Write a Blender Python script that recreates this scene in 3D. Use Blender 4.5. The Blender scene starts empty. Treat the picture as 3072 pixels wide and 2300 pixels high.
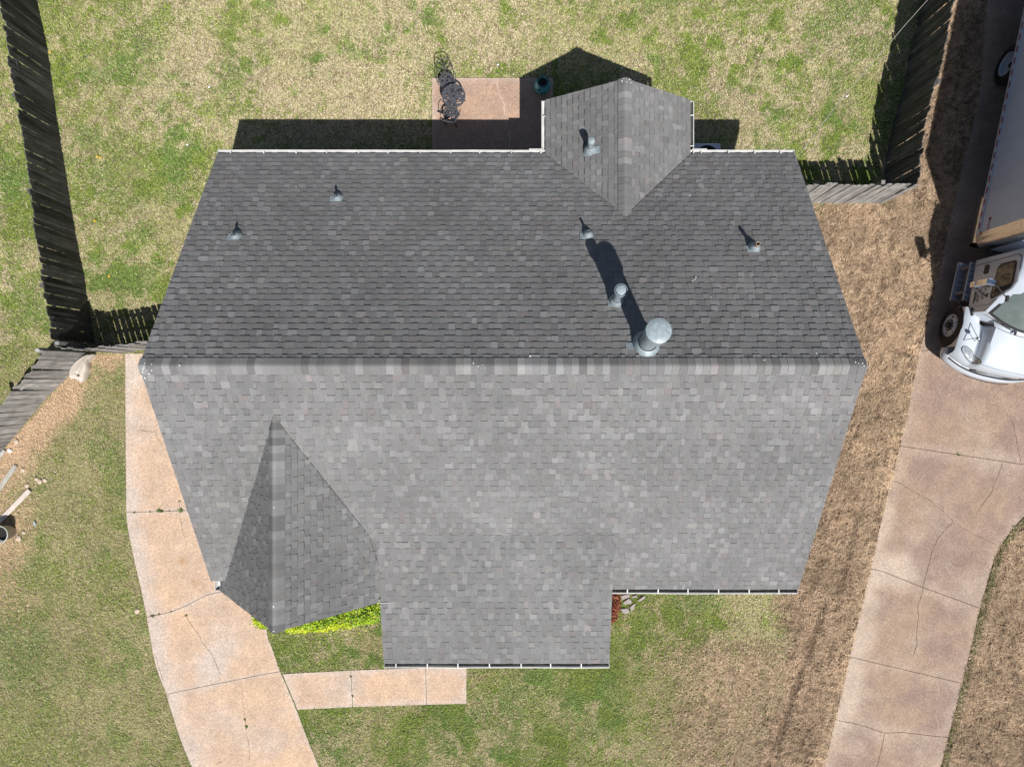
import bpy, bmesh, math, random
import numpy as np
from mathutils import Vector, Matrix

random.seed(7)
rng = np.random.default_rng(11)
R = math.radians
scene = bpy.context.scene
COL = scene.collection

# ------------------------------------------------------------------ camera
CAM_H = 19.0          # metres above the lawn
FPX = 2129.0          # focal length in pixels of the 3072 px wide photograph
NX, NY = 1556.0, 1150.0   # pixel straight below the camera
cam_d = bpy.data.cameras.new('camera')
cam_d.sensor_fit = 'HORIZONTAL'
cam_d.sensor_width = 36.0
cam_d.lens = 36.0 * FPX / 3072.0
cam_d.shift_x = -(NX - 1536.0) / 3072.0
cam_d.clip_end = 2000.0
cam = bpy.data.objects.new('camera', cam_d)
COL.objects.link(cam)
cam.location = (0, 0, CAM_H)
scene.camera = cam

# ------------------------------------------------------------------ sky, sun, exposure
SUN = Vector((0.20, -0.65, 1.0)).normalized()
world = bpy.data.worlds.new('World')
scene.world = world
world.use_nodes = True
wn = world.node_tree
for n in list(wn.nodes):
    wn.nodes.remove(n)
wo = wn.nodes.new('ShaderNodeOutputWorld')
wb = wn.nodes.new('ShaderNodeBackground')
ws = wn.nodes.new('ShaderNodeTexSky')
ws.sky_type = 'NISHITA'
ws.sun_disc = False
ws.sun_elevation = math.asin(SUN.z)
ws.sun_rotation = math.atan2(SUN.x, SUN.y)
wb.inputs['Strength'].default_value = 0.05
wn.links.new(ws.outputs['Color'], wb.inputs['Color'])
wn.links.new(wb.outputs['Background'], wo.inputs['Surface'])
sun_d = bpy.data.lights.new('sun', 'SUN')
sun_d.energy = 4.6
sun_d.angle = R(0.53)
sun_d.color = (1.0, 0.955, 0.90)
sun = bpy.data.objects.new('sun', sun_d)
COL.objects.link(sun)
sun.location = SUN * 60
sun.rotation_euler = (-SUN).to_track_quat('-Z', 'Y').to_euler()
scene.view_settings.view_transform = 'Standard'
scene.view_settings.look = 'None'
scene.view_settings.gamma = 1.0
scene.view_settings.exposure = 0.45
scene.view_settings.use_curve_mapping = False

# ------------------------------------------------------------------ geometry helpers
def at(px, py, z=0.0):
    """the point at height z that the photograph shows at this pixel"""
    s = (CAM_H - z) / FPX
    return Vector(((px - NX) * s, (NY - py) * s, z))

def on_plane(px, py, p, n):
    o = Vector((0, 0, CAM_H)); d = Vector(((px - NX) / FPX, (NY - py) / FPX, -1.0))
    t = (Vector(p) - o).dot(n) / d.dot(n)
    return o + d * t

class MB:
    def __init__(s):
        s.v = []; s.f = []; s.c = []; s.smooth = False
    def add(s, vs, fs, M=None, col=None):
        b = len(s.v)
        for p in vs:
            p = Vector(p)
            s.v.append(tuple(M @ p) if M is not None else tuple(p))
        for f in fs:
            s.f.append(tuple(b + i for i in f))
            s.c.append(col if col is not None else (1, 1, 1))
        return s
    def box(s, c, size, M=None, col=None):
        x, y, z = c; a, b, h = size[0] / 2, size[1] / 2, size[2] / 2
        vs = [(x + i * a, y + j * b, z + k * h) for k in (-1, 1) for j in (-1, 1) for i in (-1, 1)]
        fs = [(0, 2, 3, 1), (4, 5, 7, 6), (0, 1, 5, 4), (2, 6, 7, 3), (0, 4, 6, 2), (1, 3, 7, 5)]
        return s.add(vs, fs, M, col)
    def prism(s, poly, z0, z1, M=None, col=None):
        n = len(poly)
        vs = [(p[0], p[1], z0) for p in poly] + [(p[0], p[1], z1) for p in poly]
        fs = [tuple(range(n - 1, -1, -1)), tuple(range(n, 2 * n))]
        fs += [(i, (i + 1) % n, n + (i + 1) % n, n + i) for i in range(n)]
        return s.add(vs, fs, M, col)
    def lathe(s, prof, seg=24, M=None, col=None, a0=0.0, a1=2 * math.pi):
        full = abs(a1 - a0 - 2 * math.pi) < 1e-6
        m = seg if full else seg + 1
        vs = []
        for r, z in prof:
            for k in range(m):
                t = a0 + (a1 - a0) * k / seg
                vs.append((r * math.cos(t), r * math.sin(t), z))
        fs = []
        for i in range(len(prof) - 1):
            for k in range(seg):
                k2 = (k + 1) % m
                fs.append((i * m + k, i * m + k2, (i + 1) * m + k2, (i + 1) * m + k))
        return s.add(vs, fs, M, col)
    def disc(s, r, z, seg=24, M=None, col=None):
        return s.add([(r * math.cos(2 * math.pi * k / seg), r * math.sin(2 * math.pi * k / seg), z) for k in range(seg)], [tuple(range(seg))], M, col)
    def tube(s, pts, r, seg=8, M=None, col=None, caps=True):
        pts = [Vector(p) for p in pts]; n = len(pts); vs = []; fs = []
        rr = r if isinstance(r, (list, tuple)) else [r] * n
        up = Vector((0, 0, 1))
        for i, p in enumerate(pts):
            d = (pts[min(i + 1, n - 1)] - pts[max(i - 1, 0)]).normalized()
            a = d.cross(up)
            if a.length < 1e-3: a = d.cross(Vector((1, 0, 0)))
            a.normalize(); b = d.cross(a)
            for k in range(seg):
                t = 2 * math.pi * k / seg
                vs.append(p + (a * math.cos(t) + b * math.sin(t)) * rr[i])
        for i in range(n - 1):
            for k in range(seg):
                k2 = (k + 1) % seg
                fs.append((i * seg + k, i * seg + k2, (i + 1) * seg + k2, (i + 1) * seg + k))
        if caps:
            fs.append(tuple(range(seg - 1, -1, -1))); fs.append(tuple((n - 1) * seg + k for k in range(seg)))
        return s.add(vs, fs, M, col)
    def mesh(s, name, mat=None, smooth=False):
        me = bpy.data.meshes.new(name)
        me.from_pydata(s.v, [], s.f)
        at_ = me.attributes.new('Col', 'FLOAT_COLOR', 'FACE')
        at_.data.foreach_set('color', np.array([(c[0], c[1], c[2], 1.0) for c in s.c], dtype=np.float32).ravel())
        if mat: me.materials.append(mat)
        if smooth: me.polygons.foreach_set('use_smooth', [True] * len(me.polygons))
        me.update()
        return me
    def build(s, name, mat=None, parent=None, smooth=False, loc=None):
        o = bpy.data.objects.new(name, s.mesh(name, mat, smooth))
        COL.objects.link(o)
        if loc is not None: o.location = loc
        if parent is not None: o.parent = parent
        return o

def sharp(o, ang=35):
    me = o.data
    me.polygons.foreach_set('use_smooth', [True] * len(me.polygons))
    try: me.set_sharp_from_angle(angle=R(ang))
    except Exception: pass
    return o

def bevel(o, w=0.01, seg=2):
    m = o.modifiers.new('bevel', 'BEVEL'); m.width = w; m.segments = seg; m.limit_method = 'ANGLE'; m.angle_limit = R(40)
    return o

def tag(o, label=None, cat=None, group=None, kind=None):
    if label: o['label'] = label
    if cat: o['category'] = cat
    if group: o['group'] = group
    if kind: o['kind'] = kind
    return o

def empty(name, loc=(0, 0, 0), rz=0.0):
    o = bpy.data.objects.new(name, None); COL.objects.link(o)
    o.empty_display_size = 0.2; o.location = loc; o.rotation_euler = (0, 0, rz)
    return o

# ------------------------------------------------------------------ materials
def new_mat(name):
    m = bpy.data.materials.new(name); m.use_nodes = True
    return m, m.node_tree.nodes, m.node_tree.links, m.node_tree.nodes['Principled BSDF']

def plain(name, col, rough=0.6, metal=0.0, var=0.0, scale=20.0, bump=0.0, spec=0.5, coat=0.0):
    m, N, L, B = new_mat(name)
    B.inputs['Roughness'].default_value = rough; B.inputs['Metallic'].default_value = metal
    B.inputs['Specular IOR Level'].default_value = spec
    B.inputs['Coat Weight'].default_value = coat
    B.inputs['Base Color'].default_value = (*col, 1)
    if var or bump:
        tc = N.new('ShaderNodeTexCoord'); nz = N.new('ShaderNodeTexNoise')
        nz.inputs['Scale'].default_value = scale; nz.inputs['Detail'].default_value = 5
        L.new(tc.outputs['Object'], nz.inputs['Vector'])
        if var:
            mr = N.new('ShaderNodeMapRange'); mr.inputs[1].default_value = 0.25; mr.inputs[2].default_value = 0.75
            mr.inputs[3].default_value = 1 - var; mr.inputs[4].default_value = 1 + var
            mx = N.new('ShaderNodeMix'); mx.data_type = 'RGBA'; mx.blend_type = 'MULTIPLY'; mx.inputs[0].default_value = 1
            mx.inputs[6].default_value = (*col, 1)
            L.new(nz.outputs['Fac'], mr.inputs[0]); L.new(mr.outputs[0], mx.inputs[7]); L.new(mx.outputs[2], B.inputs['Base Color'])
        if bump:
            bp = N.new('ShaderNodeBump'); bp.inputs['Strength'].default_value = bump; bp.inputs['Distance'].default_value = 0.02
            L.new(nz.outputs['Fac'], bp.inputs['Height']); L.new(bp.outputs['Normal'], B.inputs['Normal'])
    return m

def attr_mat(name, rough=0.9, grain=0.25, gscale=60.0, stain=0.12, sscale=0.6, bump=0.0, sub=0.0, spec=0.2):
    """colour from the face attribute Col, times fine grain and broad weathering"""
    m, N, L, B = new_mat(name)
    B.inputs['Roughness'].default_value = rough; B.inputs['Specular IOR Level'].default_value = spec
    a = N.new('ShaderNodeAttribute'); a.attribute_name = 'Col'
    ge = N.new('ShaderNodeNewGeometry')
    n1 = N.new('ShaderNodeTexNoise'); n1.inputs['Scale'].default_value = gscale; n1.inputs['Detail'].default_value = 4; n1.inputs['Roughness'].default_value = 0.7
    n2 = N.new('ShaderNodeTexNoise'); n2.inputs['Scale'].default_value = sscale; n2.inputs['Detail'].default_value = 6
    L.new(ge.outputs['Position'], n1.inputs['Vector']); L.new(ge.outputs['Position'], n2.inputs['Vector'])
    prev = a.outputs['Color']
    for nn, amt in ((n1, grain), (n2, stain)):
        if not amt: continue
        mr = N.new('ShaderNodeMapRange'); mr.inputs[1].default_value = 0.3; mr.inputs[2].default_value = 0.7
        mr.inputs[3].default_value = 1 - amt; mr.inputs[4].default_value = 1 + amt
        mx = N.new('ShaderNodeMix'); mx.data_type = 'RGBA'; mx.blend_type = 'MULTIPLY'; mx.inputs[0].default_value = 1
        L.new(nn.outputs['Fac'], mr.inputs[0]); L.new(prev, mx.inputs[6]); L.new(mr.outputs[0], mx.inputs[7])
        prev = mx.outputs[2]
    L.new(prev, B.inputs['Base Color'])
    if bump:
        bp = N.new('ShaderNodeBump'); bp.inputs['Strength'].default_value = bump; bp.inputs['Distance'].default_value = 0.01
        L.new(n1.outputs['Fac'], bp.inputs['Height']); L.new(bp.outputs['Normal'], B.inputs['Normal'])
    return m

def concrete_mat(name, base, warm, grey):
    """exposed aggregate: pebble speckle, broad stains; Col.r is how worn and pale the surface is"""
    m, N, L, B = new_mat(name)
    B.inputs['Roughness'].default_value = 0.85; B.inputs['Specular IOR Level'].default_value = 0.25
    ge = N.new('ShaderNodeNewGeometry'); P = ge.outputs['Position']
    a = N.new('ShaderNodeAttribute'); a.attribute_name = 'Worn'
    def noise(sc, det=4, ro=0.6):
        n = N.new('ShaderNodeTexNoise'); n.inputs['Scale'].default_value = sc; n.inputs['Detail'].default_value = det; n.inputs['Roughness'].default_value = ro
        L.new(P, n.inputs['Vector']); return n.outputs['Fac']
    def mixc(fac, c1, c2, mode='MIX'):
        x = N.new('ShaderNodeMix'); x.data_type = 'RGBA'; x.blend_type = mode
        for i, c in ((0, fac), (6, c1), (7, c2)):
            if isinstance(c, (int, float)): x.inputs[i].default_value = c
            elif isinstance(c, tuple): x.inputs[i].default_value = (*c, 1)
            else: L.new(c, x.inputs[i])
        return x.outputs[2]
    def rng_(src, a0, a1, b0, b1):
        r = N.new('ShaderNodeMapRange'); L.new(src, r.inputs[0])
        for i, v in enumerate((a0, a1, b0, b1)): r.inputs[i + 1].default_value = v
        return r.outputs[0]
    c = mixc(rng_(noise(0.55, 5), 0.42, 0.6, 0, 1), base, warm)
    c = mixc(rng_(noise(0.7, 5, 0.6), 0.5, 0.72, 0, 0.6), c, grey)
    c = mixc(a.outputs['Fac'], c, tuple(min(1, g * 1.12) for g in grey))
    ar = N.new('ShaderNodeAttribute'); ar.attribute_name = 'Rust'
    c = mixc(ar.outputs['Fac'], c, (0.36, 0.21, 0.10))
    vo = N.new('ShaderNodeTexVoronoi'); vo.inputs['Scale'].default_value = 48.0; L.new(P, vo.inputs['Vector'])
    sp = N.new('ShaderNodeSeparateColor'); L.new(vo.outputs['Color'], sp.inputs[0])
    c = mixc(1.0, c, rng_(sp.outputs[0], 0, 1, 0.78, 1.18), 'MULTIPLY')
    c = mixc(1.0, c, rng_(noise(25, 3), 0.3, 0.7, 0.86, 1.12), 'MULTIPLY')
    c = mixc(1.0, c, rng_(noise(2.2, 5), 0.3, 0.7, 0.88, 1.1), 'MULTIPLY')
    L.new(c, B.inputs['Base Color'])
    bp = N.new('ShaderNodeBump'); bp.inputs['Strength'].default_value = 0.35; bp.inputs['Distance'].default_value = 0.006
    L.new(vo.outputs['Distance'], bp.inputs['Height']); L.new(bp.outputs['Normal'], B.inputs['Normal'])
    return m

def wood_mat(name, col, var=0.35):
    m, N, L, B = new_mat(name)
    B.inputs['Roughness'].default_value = 0.85; B.inputs['Specular IOR Level'].default_value = 0.2
    oi = N.new('ShaderNodeObjectInfo'); tc = N.new('ShaderNodeTexCoord')
    mp = N.new('ShaderNodeMapping'); mp.inputs['Scale'].default_value = (30, 30, 1.6)
    ad = N.new('ShaderNodeVectorMath'); ad.operation = 'ADD'
    cm = N.new('ShaderNodeVectorMath'); cm.operation = 'SCALE'; cm.inputs[0].default_value = (37, 17, 29)
    L.new(oi.outputs['Random'], cm.inputs['Scale'])
    L.new(tc.outputs['Object'], ad.inputs[0]); L.new(cm.outputs[0], ad.inputs[1]); L.new(ad.outputs[0], mp.inputs['Vector'])
    nz = N.new('ShaderNodeTexNoise'); nz.inputs['Scale'].default_value = 1.0; nz.inputs['Detail'].default_value = 6; nz.inputs['Roughness'].default_value = 0.65
    L.new(mp.outputs[0], nz.inputs['Vector'])
    n2 = N.new('ShaderNodeTexNoise'); n2.inputs['Scale'].default_value = 3.0; n2.inputs['Detail'].default_value = 4
    L.new(ad.outputs[0], n2.inputs['Vector'])
    cr = N.new('ShaderNodeValToRGB')
    e = cr.color_ramp.elements
    e[0].position = 0.25; e[0].color = (*[c * 0.35 for c in col], 1)
    e[1].position = 0.72; e[1].color = (*[min(1, c * 1.35) for c in col], 1)
    x = cr.color_ramp.elements.new(0.5); x.color = (*col, 1)
    L.new(nz.outputs['Fac'], cr.inputs[0])
    prev = cr.outputs[0]
    for src, lo, hi, v0, v1 in ((oi.outputs['Random'], 0, 1, 1 - var, 1 + var), (n2.outputs['Fac'], 0.3, 0.7, 0.75, 1.2)):
        r = N.new('ShaderNodeMapRange'); L.new(src, r.inputs[0])
        for i, v in enumerate((lo, hi, v0, v1)): r.inputs[i + 1].default_value = v
        mx = N.new('ShaderNodeMix'); mx.data_type = 'RGBA'; mx.blend_type = 'MULTIPLY'; mx.inputs[0].default_value = 1
        L.new(prev, mx.inputs[6]); L.new(r.outputs[0], mx.inputs[7]); prev = mx.outputs[2]
    L.new(prev, B.inputs['Base Color'])
    bp = N.new('ShaderNodeBump'); bp.inputs['Strength'].default_value = 0.4; bp.inputs['Distance'].default_value = 0.01
    L.new(nz.outputs['Fac'], bp.inputs['Height']); L.new(bp.outputs['Normal'], B.inputs['Normal'])
    return m

M_SHINGLE = attr_mat('asphalt_shingle', 0.92, 0.24, 55.0, 0.13, 0.5, 0.25)
M_GRASS = attr_mat('grass_blades', 0.75, 0.0, 10, 0.10, 0.5, 0, 0, 0.15)
M_LEAF = attr_mat('leaves', 0.45, 0.12, 40, 0.0, 1, 0, 0, 0.4)
M_DRIVE_L = concrete_mat('aggregate_concrete_tan', (0.475, 0.35, 0.258), (0.505, 0.36, 0.252), (0.43, 0.37, 0.325))
M_DRIVE_R = concrete_mat('aggregate_concrete_brown', (0.262, 0.188, 0.155), (0.31, 0.222, 0.163), (0.385, 0.31, 0.25))
M_PATIO = concrete_mat('aggregate_concrete_patio', (0.37, 0.26, 0.20), (0.39, 0.265, 0.19), (0.40, 0.32, 0.265))
M_CRACK = plain('crack_dirt', (0.06, 0.045, 0.03), 0.95)
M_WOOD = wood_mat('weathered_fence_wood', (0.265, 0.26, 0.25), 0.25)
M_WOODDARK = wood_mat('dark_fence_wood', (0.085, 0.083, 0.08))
M_WHITE = plain('white_aluminium', (0.52, 0.525, 0.52), 0.4, 0, 0.16, 5)
M_GUTIN = plain('gutter_silt', (0.075, 0.075, 0.065), 0.9, 0, 0.3, 12)
M_FASCIA = plain('painted_trim', (0.62, 0.60, 0.57), 0.6, 0, 0.08, 4)
M_BRICK = plain('brick_wall', (0.30, 0.17, 0.12), 0.85, 0, 0.25, 14)
M_DECK_VALLEY_SHADE = plain('roof_felt_valley_shade', (0.06, 0.06, 0.06), 0.95)
M_GALV = plain('painted_vent_metal', (0.27, 0.325, 0.355), 0.5, 0.15, 0.24, 16)
M_DARK = plain('dark_opening', (0.008, 0.008, 0.008), 0.9)
M_IRON = plain('cast_iron_paint', (0.06, 0.064, 0.075), 0.45, 0.0, 0.3, 60)
M_RUBBER = plain('rubber', (0.012, 0.012, 0.013), 0.75, 0, 0.3, 25, 0.2)
M_TRUCK = plain('white_truck_paint', (0.455, 0.51, 0.575), 0.30, 0, 0.03, 3, 0, 0.5, 0.3)
M_BOX = plain('white_box_panel', (0.50, 0.58, 0.69), 0.35, 0, 0.05, 2)
M_CHROME = plain('chrome', (0.75, 0.76, 0.78), 0.12, 1.0)
M_ALU = plain('polished_aluminium', (0.78, 0.76, 0.73), 0.22, 1.0, 0.08, 9, 0.15)
M_STEP = plain('step_plate', (0.40, 0.46, 0.54), 0.45, 0.5, 0.25, 60, 0.3)
M_RED = plain('red_reflector', (0.30, 0.012, 0.02), 0.4)
M_AMBER = plain('amber_lamp', (0.55, 0.12, 0.03), 0.3)
M_GLASS = plain('window_glass_dark', (0.015, 0.016, 0.014), 0.04, 0, 0, 1, 0, 0.8)
M_WSHIELD = plain('windshield_glass', (0.115, 0.145, 0.14), 0.06, 0, 0.25, 2.5, 0, 0.6)
M_BLACK = plain('black_plastic', (0.02, 0.02, 0.022), 0.55)
M_GREYPL = plain('grey_grille_plastic', (0.16, 0.165, 0.17), 0.6)
M_LENS = plain('headlight_lens', (0.55, 0.60, 0.62), 0.08, 0.55, 0.4, 9)
M_DECAL = plain('black_decal', (0.03, 0.03, 0.035), 0.5)
M_SEALANT = plain('white_sealant', (0.75, 0.75, 0.73), 0.6)
M_STONE = plain('violet_grey_flagstone', (0.30, 0.265, 0.265), 0.85, 0, 0.22, 9, 0.3)
M_ROCK = plain('pale_rock', (0.50, 0.40, 0.32), 0.9, 0, 0.25, 12, 0.4)
M_PALEWOOD = plain('bleached_wood', (0.47, 0.42, 0.37), 0.85, 0, 0.16, 7, 0.35)
M_BOARD = plain('bare_board', (0.52, 0.46, 0.41), 0.8, 0, 0.15, 8)
M_BOARDG = plain('grey_board', (0.33, 0.32, 0.29), 0.85, 0, 0.25, 8)
M_BARK = plain('bark', (0.10, 0.07, 0.045), 0.9, 0, 0.3, 20)
M_ACGREY = plain('unit_metal', (0.60, 0.65, 0.72), 0.5, 0.0, 0.06, 5)
M_CABLE = plain('cable_grey', (0.30, 0.28, 0.26), 0.6)

# ------------------------------------------------------------------ outlines on the ground (world x, y)
def gpts(*pp): return [tuple(at(x, y, 0.0)[:2]) for x, y in pp]

DL_slabs = [  # left driveway, slab by slab
    gpts((377, 1060), (377, 1200), (379, 1417), (380, 1536), (558, 1530), (806, 1522), (806, 1060)),
    gpts((380, 1536), (384, 1580), (402, 1671), (424, 1765), (441, 1850), (514, 1834), (558, 1816), (616, 1785), (652, 1776), (792, 1746), (806, 1650), (806, 1522), (558, 1530)),
    gpts((441, 1850), (467, 1990), (500, 2080), (660, 2047), (800, 2019), (842, 2012), (817, 1940), (802, 1893), (792, 1746), (652, 1776), (616, 1785), (558, 1816), (514, 1834)),
    gpts((500, 2080), (507, 2106), (543, 2218), (576, 2298), (622, 2420), (1010, 2420), (959, 2300), (915, 2191), (891, 2126), (858, 2048), (842, 2012), (800, 2019), (660, 2047)),
]
DR_slabs = [  # right driveway
    gpts((2975, -160), (2950, 100), (2935, 280), (2910, 400), (2884, 507), (2852, 640), (2823, 780), (2779, 970), (2757, 1053), (2794, 1049), (3420, 960), (3420, -160)),
    gpts((2757, 1053), (2727, 1198), (2698, 1337), (3072, 1393), (3420, 1445), (3420, 960), (2794, 1049)),
    gpts((2698, 1337), (2671, 1440), (2609, 1704), (2642, 1711), (2761, 1758), (2939, 1823), (2960, 1748), (2982, 1675), (3018, 1610), (3072, 1548), (3150, 1500), (3420, 1470), (3420, 1445), (3072, 1393)),
    gpts((2609, 1704), (2547, 1968), (2886, 2048), (2939, 1823), (2761, 1758), (2642, 1711)),
    gpts((2547, 1968), (2504, 2157), (2560, 2167), (2598, 2178), (2652, 2196), (2707, 2194), (2815, 2207), (2844, 2209), (2886, 2048)),
    gpts((2504, 2157), (2440, 2420), (2790, 2420), (2844, 2209), (2815, 2207), (2707, 2194), (2652, 2196), (2598, 2178), (2560, 2167)),
]
WALK_slabs = [
    gpts((848, 2019), (893, 2127), (1059, 2119), (1053, 2008)),
    gpts((1053, 2008), (1059, 2119), (1280, 2112), (1277, 2000)),
    gpts((1277, 2000), (1280, 2112), (1400, 2109), (1400, 1998)),
]
PATIO_slabs = [gpts((1296, 235), (1296, 592), (1660, 592), (1660, 235))]
HOUSE_rects = [(-6.62, -4.4, 6.05, 4.95), (0.95, 4.9, 3.6, 6.25), (-2.8, -5.95, 1.8, -4.3)]

_le = gpts((2975, -160), (2950, 100), (2935, 280), (2910, 400), (2884, 507), (2852, 640), (2823, 780), (2779, 970), (2757, 1053), (2727, 1198), (2698, 1337), (2671, 1440), (2609, 1704), (2547, 1968), (2504, 2157), (2440, 2420))[::-1]
_re = gpts((3420, 1470), (3150, 1500), (3072, 1548), (3018, 1610), (2982, 1675), (2960, 1748), (2939, 1823), (2886, 2048), (2844, 2209), (2790, 2420))[::-1]
LE_X = [q[0] for q in _le]; LE_Y = [q[1] for q in _le]; RE_X = [q[0] for q in _re]; RE_Y = [q[1] for q in _re]
# round the kerb lines: extra points on a smooth curve between neighbouring edge points
_EDGES = [gpts((377, 1060), (377, 1200), (379, 1417), (380, 1536), (384, 1580), (402, 1671), (424, 1765), (441, 1850), (467, 1990), (500, 2080), (507, 2106), (543, 2218), (576, 2298), (622, 2420)),
          gpts((1010, 2420), (959, 2300), (915, 2191), (891, 2126), (858, 2048), (842, 2012), (817, 1940), (802, 1893), (792, 1746)), _le, _re]
def _smooth(poly):
    out = []; n = len(poly)
    for i in range(n):
        a, b = poly[i], poly[(i + 1) % n]; out.append(a)
        for E in _EDGES:
            if a in E and b in E and abs(E.index(a) - E.index(b)) == 1:
                ia, ib = E.index(a), E.index(b); st = ib - ia
                z0 = E[ia - st] if 0 <= ia - st < len(E) else a; z3 = E[ib + st] if 0 <= ib + st < len(E) else b
                for t in (0.25, 0.5, 0.75):
                    out.append(tuple(0.5 * (2 * p1 + (p2 - p0) * t + (2 * p0 - 5 * p1 + 4 * p2 - p3) * t * t + (3 * p1 - p0 - 3 * p2 + p3) * t ** 3) for p0, p1, p2, p3 in zip(z0, a, b, z3)))
                break
    return out
DL_slabs = [_smooth(q) for q in DL_slabs]; DR_slabs = [_smooth(q) for q in DR_slabs]
def in_poly(x, y, poly):
    ins = np.zeros(x.shape, bool); n = len(poly)
    for i in range(n):
        x0, y0 = poly[i]; x1, y1 = poly[(i + 1) % n]
        if y0 == y1: continue
        c = ((y0 > y) != (y1 > y)) & (x < (x1 - x0) * (y - y0) / (y1 - y0) + x0)
        ins ^= c
    return ins

def vnoise(x, y, sc, seed):
    g = np.random.default_rng(seed).random((128, 128))
    u = x / sc + 50.3; v = y / sc + 41.7
    iu = np.floor(u).astype(int); iv = np.floor(v).astype(int)
    fu = u - iu; fv = v - iv
    fu = fu * fu * (3 - 2 * fu); fv = fv * fv * (3 - 2 * fv)
    G = lambda a, b: g[a % 128, b % 128]
    return (G(iu, iv) * (1 - fu) + G(iu + 1, iv) * fu) * (1 - fv) + (G(iu, iv + 1) * (1 - fu) + G(iu + 1, iv + 1) * fu) * fv

def fbm(x, y, sc, seed, octv=4, gain=0.55):
    t = 0; a = 1; s = 0
    for k in range(octv):
        t = t + a * vnoise(x, y, sc / 2 ** k, seed + 31 * k); s += a; a *= gain
    return t / s

def sstep(a, b, x):
    t = np.clip((x - a) / (b - a), 0, 1); return t * t * (3 - 2 * t)

def blob(x, y, warp, px, py, r):
    c = at(px, py, 0)
    d = np.hypot(x + warp[0] * r - c.x, y + warp[1] * r - c.y)
    return 1 - sstep(r * 0.35, r * 1.25, d)

GREEN_SPOTS = [(940, 180, .26), (1300, 60, .42), (1230, 95, .18), (1330, 110, .25), (1165, 85, .16), (980, 90, .15), (1320, 205, .2), (700, 55, .3), (840, 60, .3), (770, 10, .2),
               (200, 125, .17), (250, 135, .1), (180, 40, .22), (190, 210, .25), (210, 270, .25), (2150, 150, .4), (2230, 40, .35), (2100, 60, .3), (2330, 60, .3), (1510, 30, .25), (1500, 215, .25), (1440, 220, .2),
               (395, 742, .35), (480, 790, .32), (445, 720, .3), (420, 840, .4), (500, 870, .4), (560, 640, .25), (360, 630, .2), (410, 550, .2), (1960, 120, .35), (1880, 60, .3), (2060, 190, .3), (2400, 200, .3),
               (1275, 2150, .18), (1430, 2180, .2), (1390, 2140, .2), (1260, 2240, .22), (1010, 2260, .2), (985, 2190, .12), (2080, 1890, .35), (1960, 1860, .3), (1900, 1920, .2), (2150, 1870, .25), (1740, 2010, .3), (1480, 2060, .3), (1640, 2200, .35),
               (900, 1975, .25), (1000, 1990, .25), (960, 1930, .25), (1060, 1960, .22), (880, 1930, .2), (2510, 660, .15), (2585, 660, .12), (2460, 640, .2)]
BROWN_SPOTS = [(840, 250, .8), (560, 150, .9), (1000, 320, .9), (640, 400, .6), (1150, 280, .8), (1050, 200, .5), (1180, 20, .4), (1420, 130, .6), (440, 780, .15), (1700, 100, .4), (2150, 260, .35), (2560, 230, .25), (2540, 300, .25)]

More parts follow.
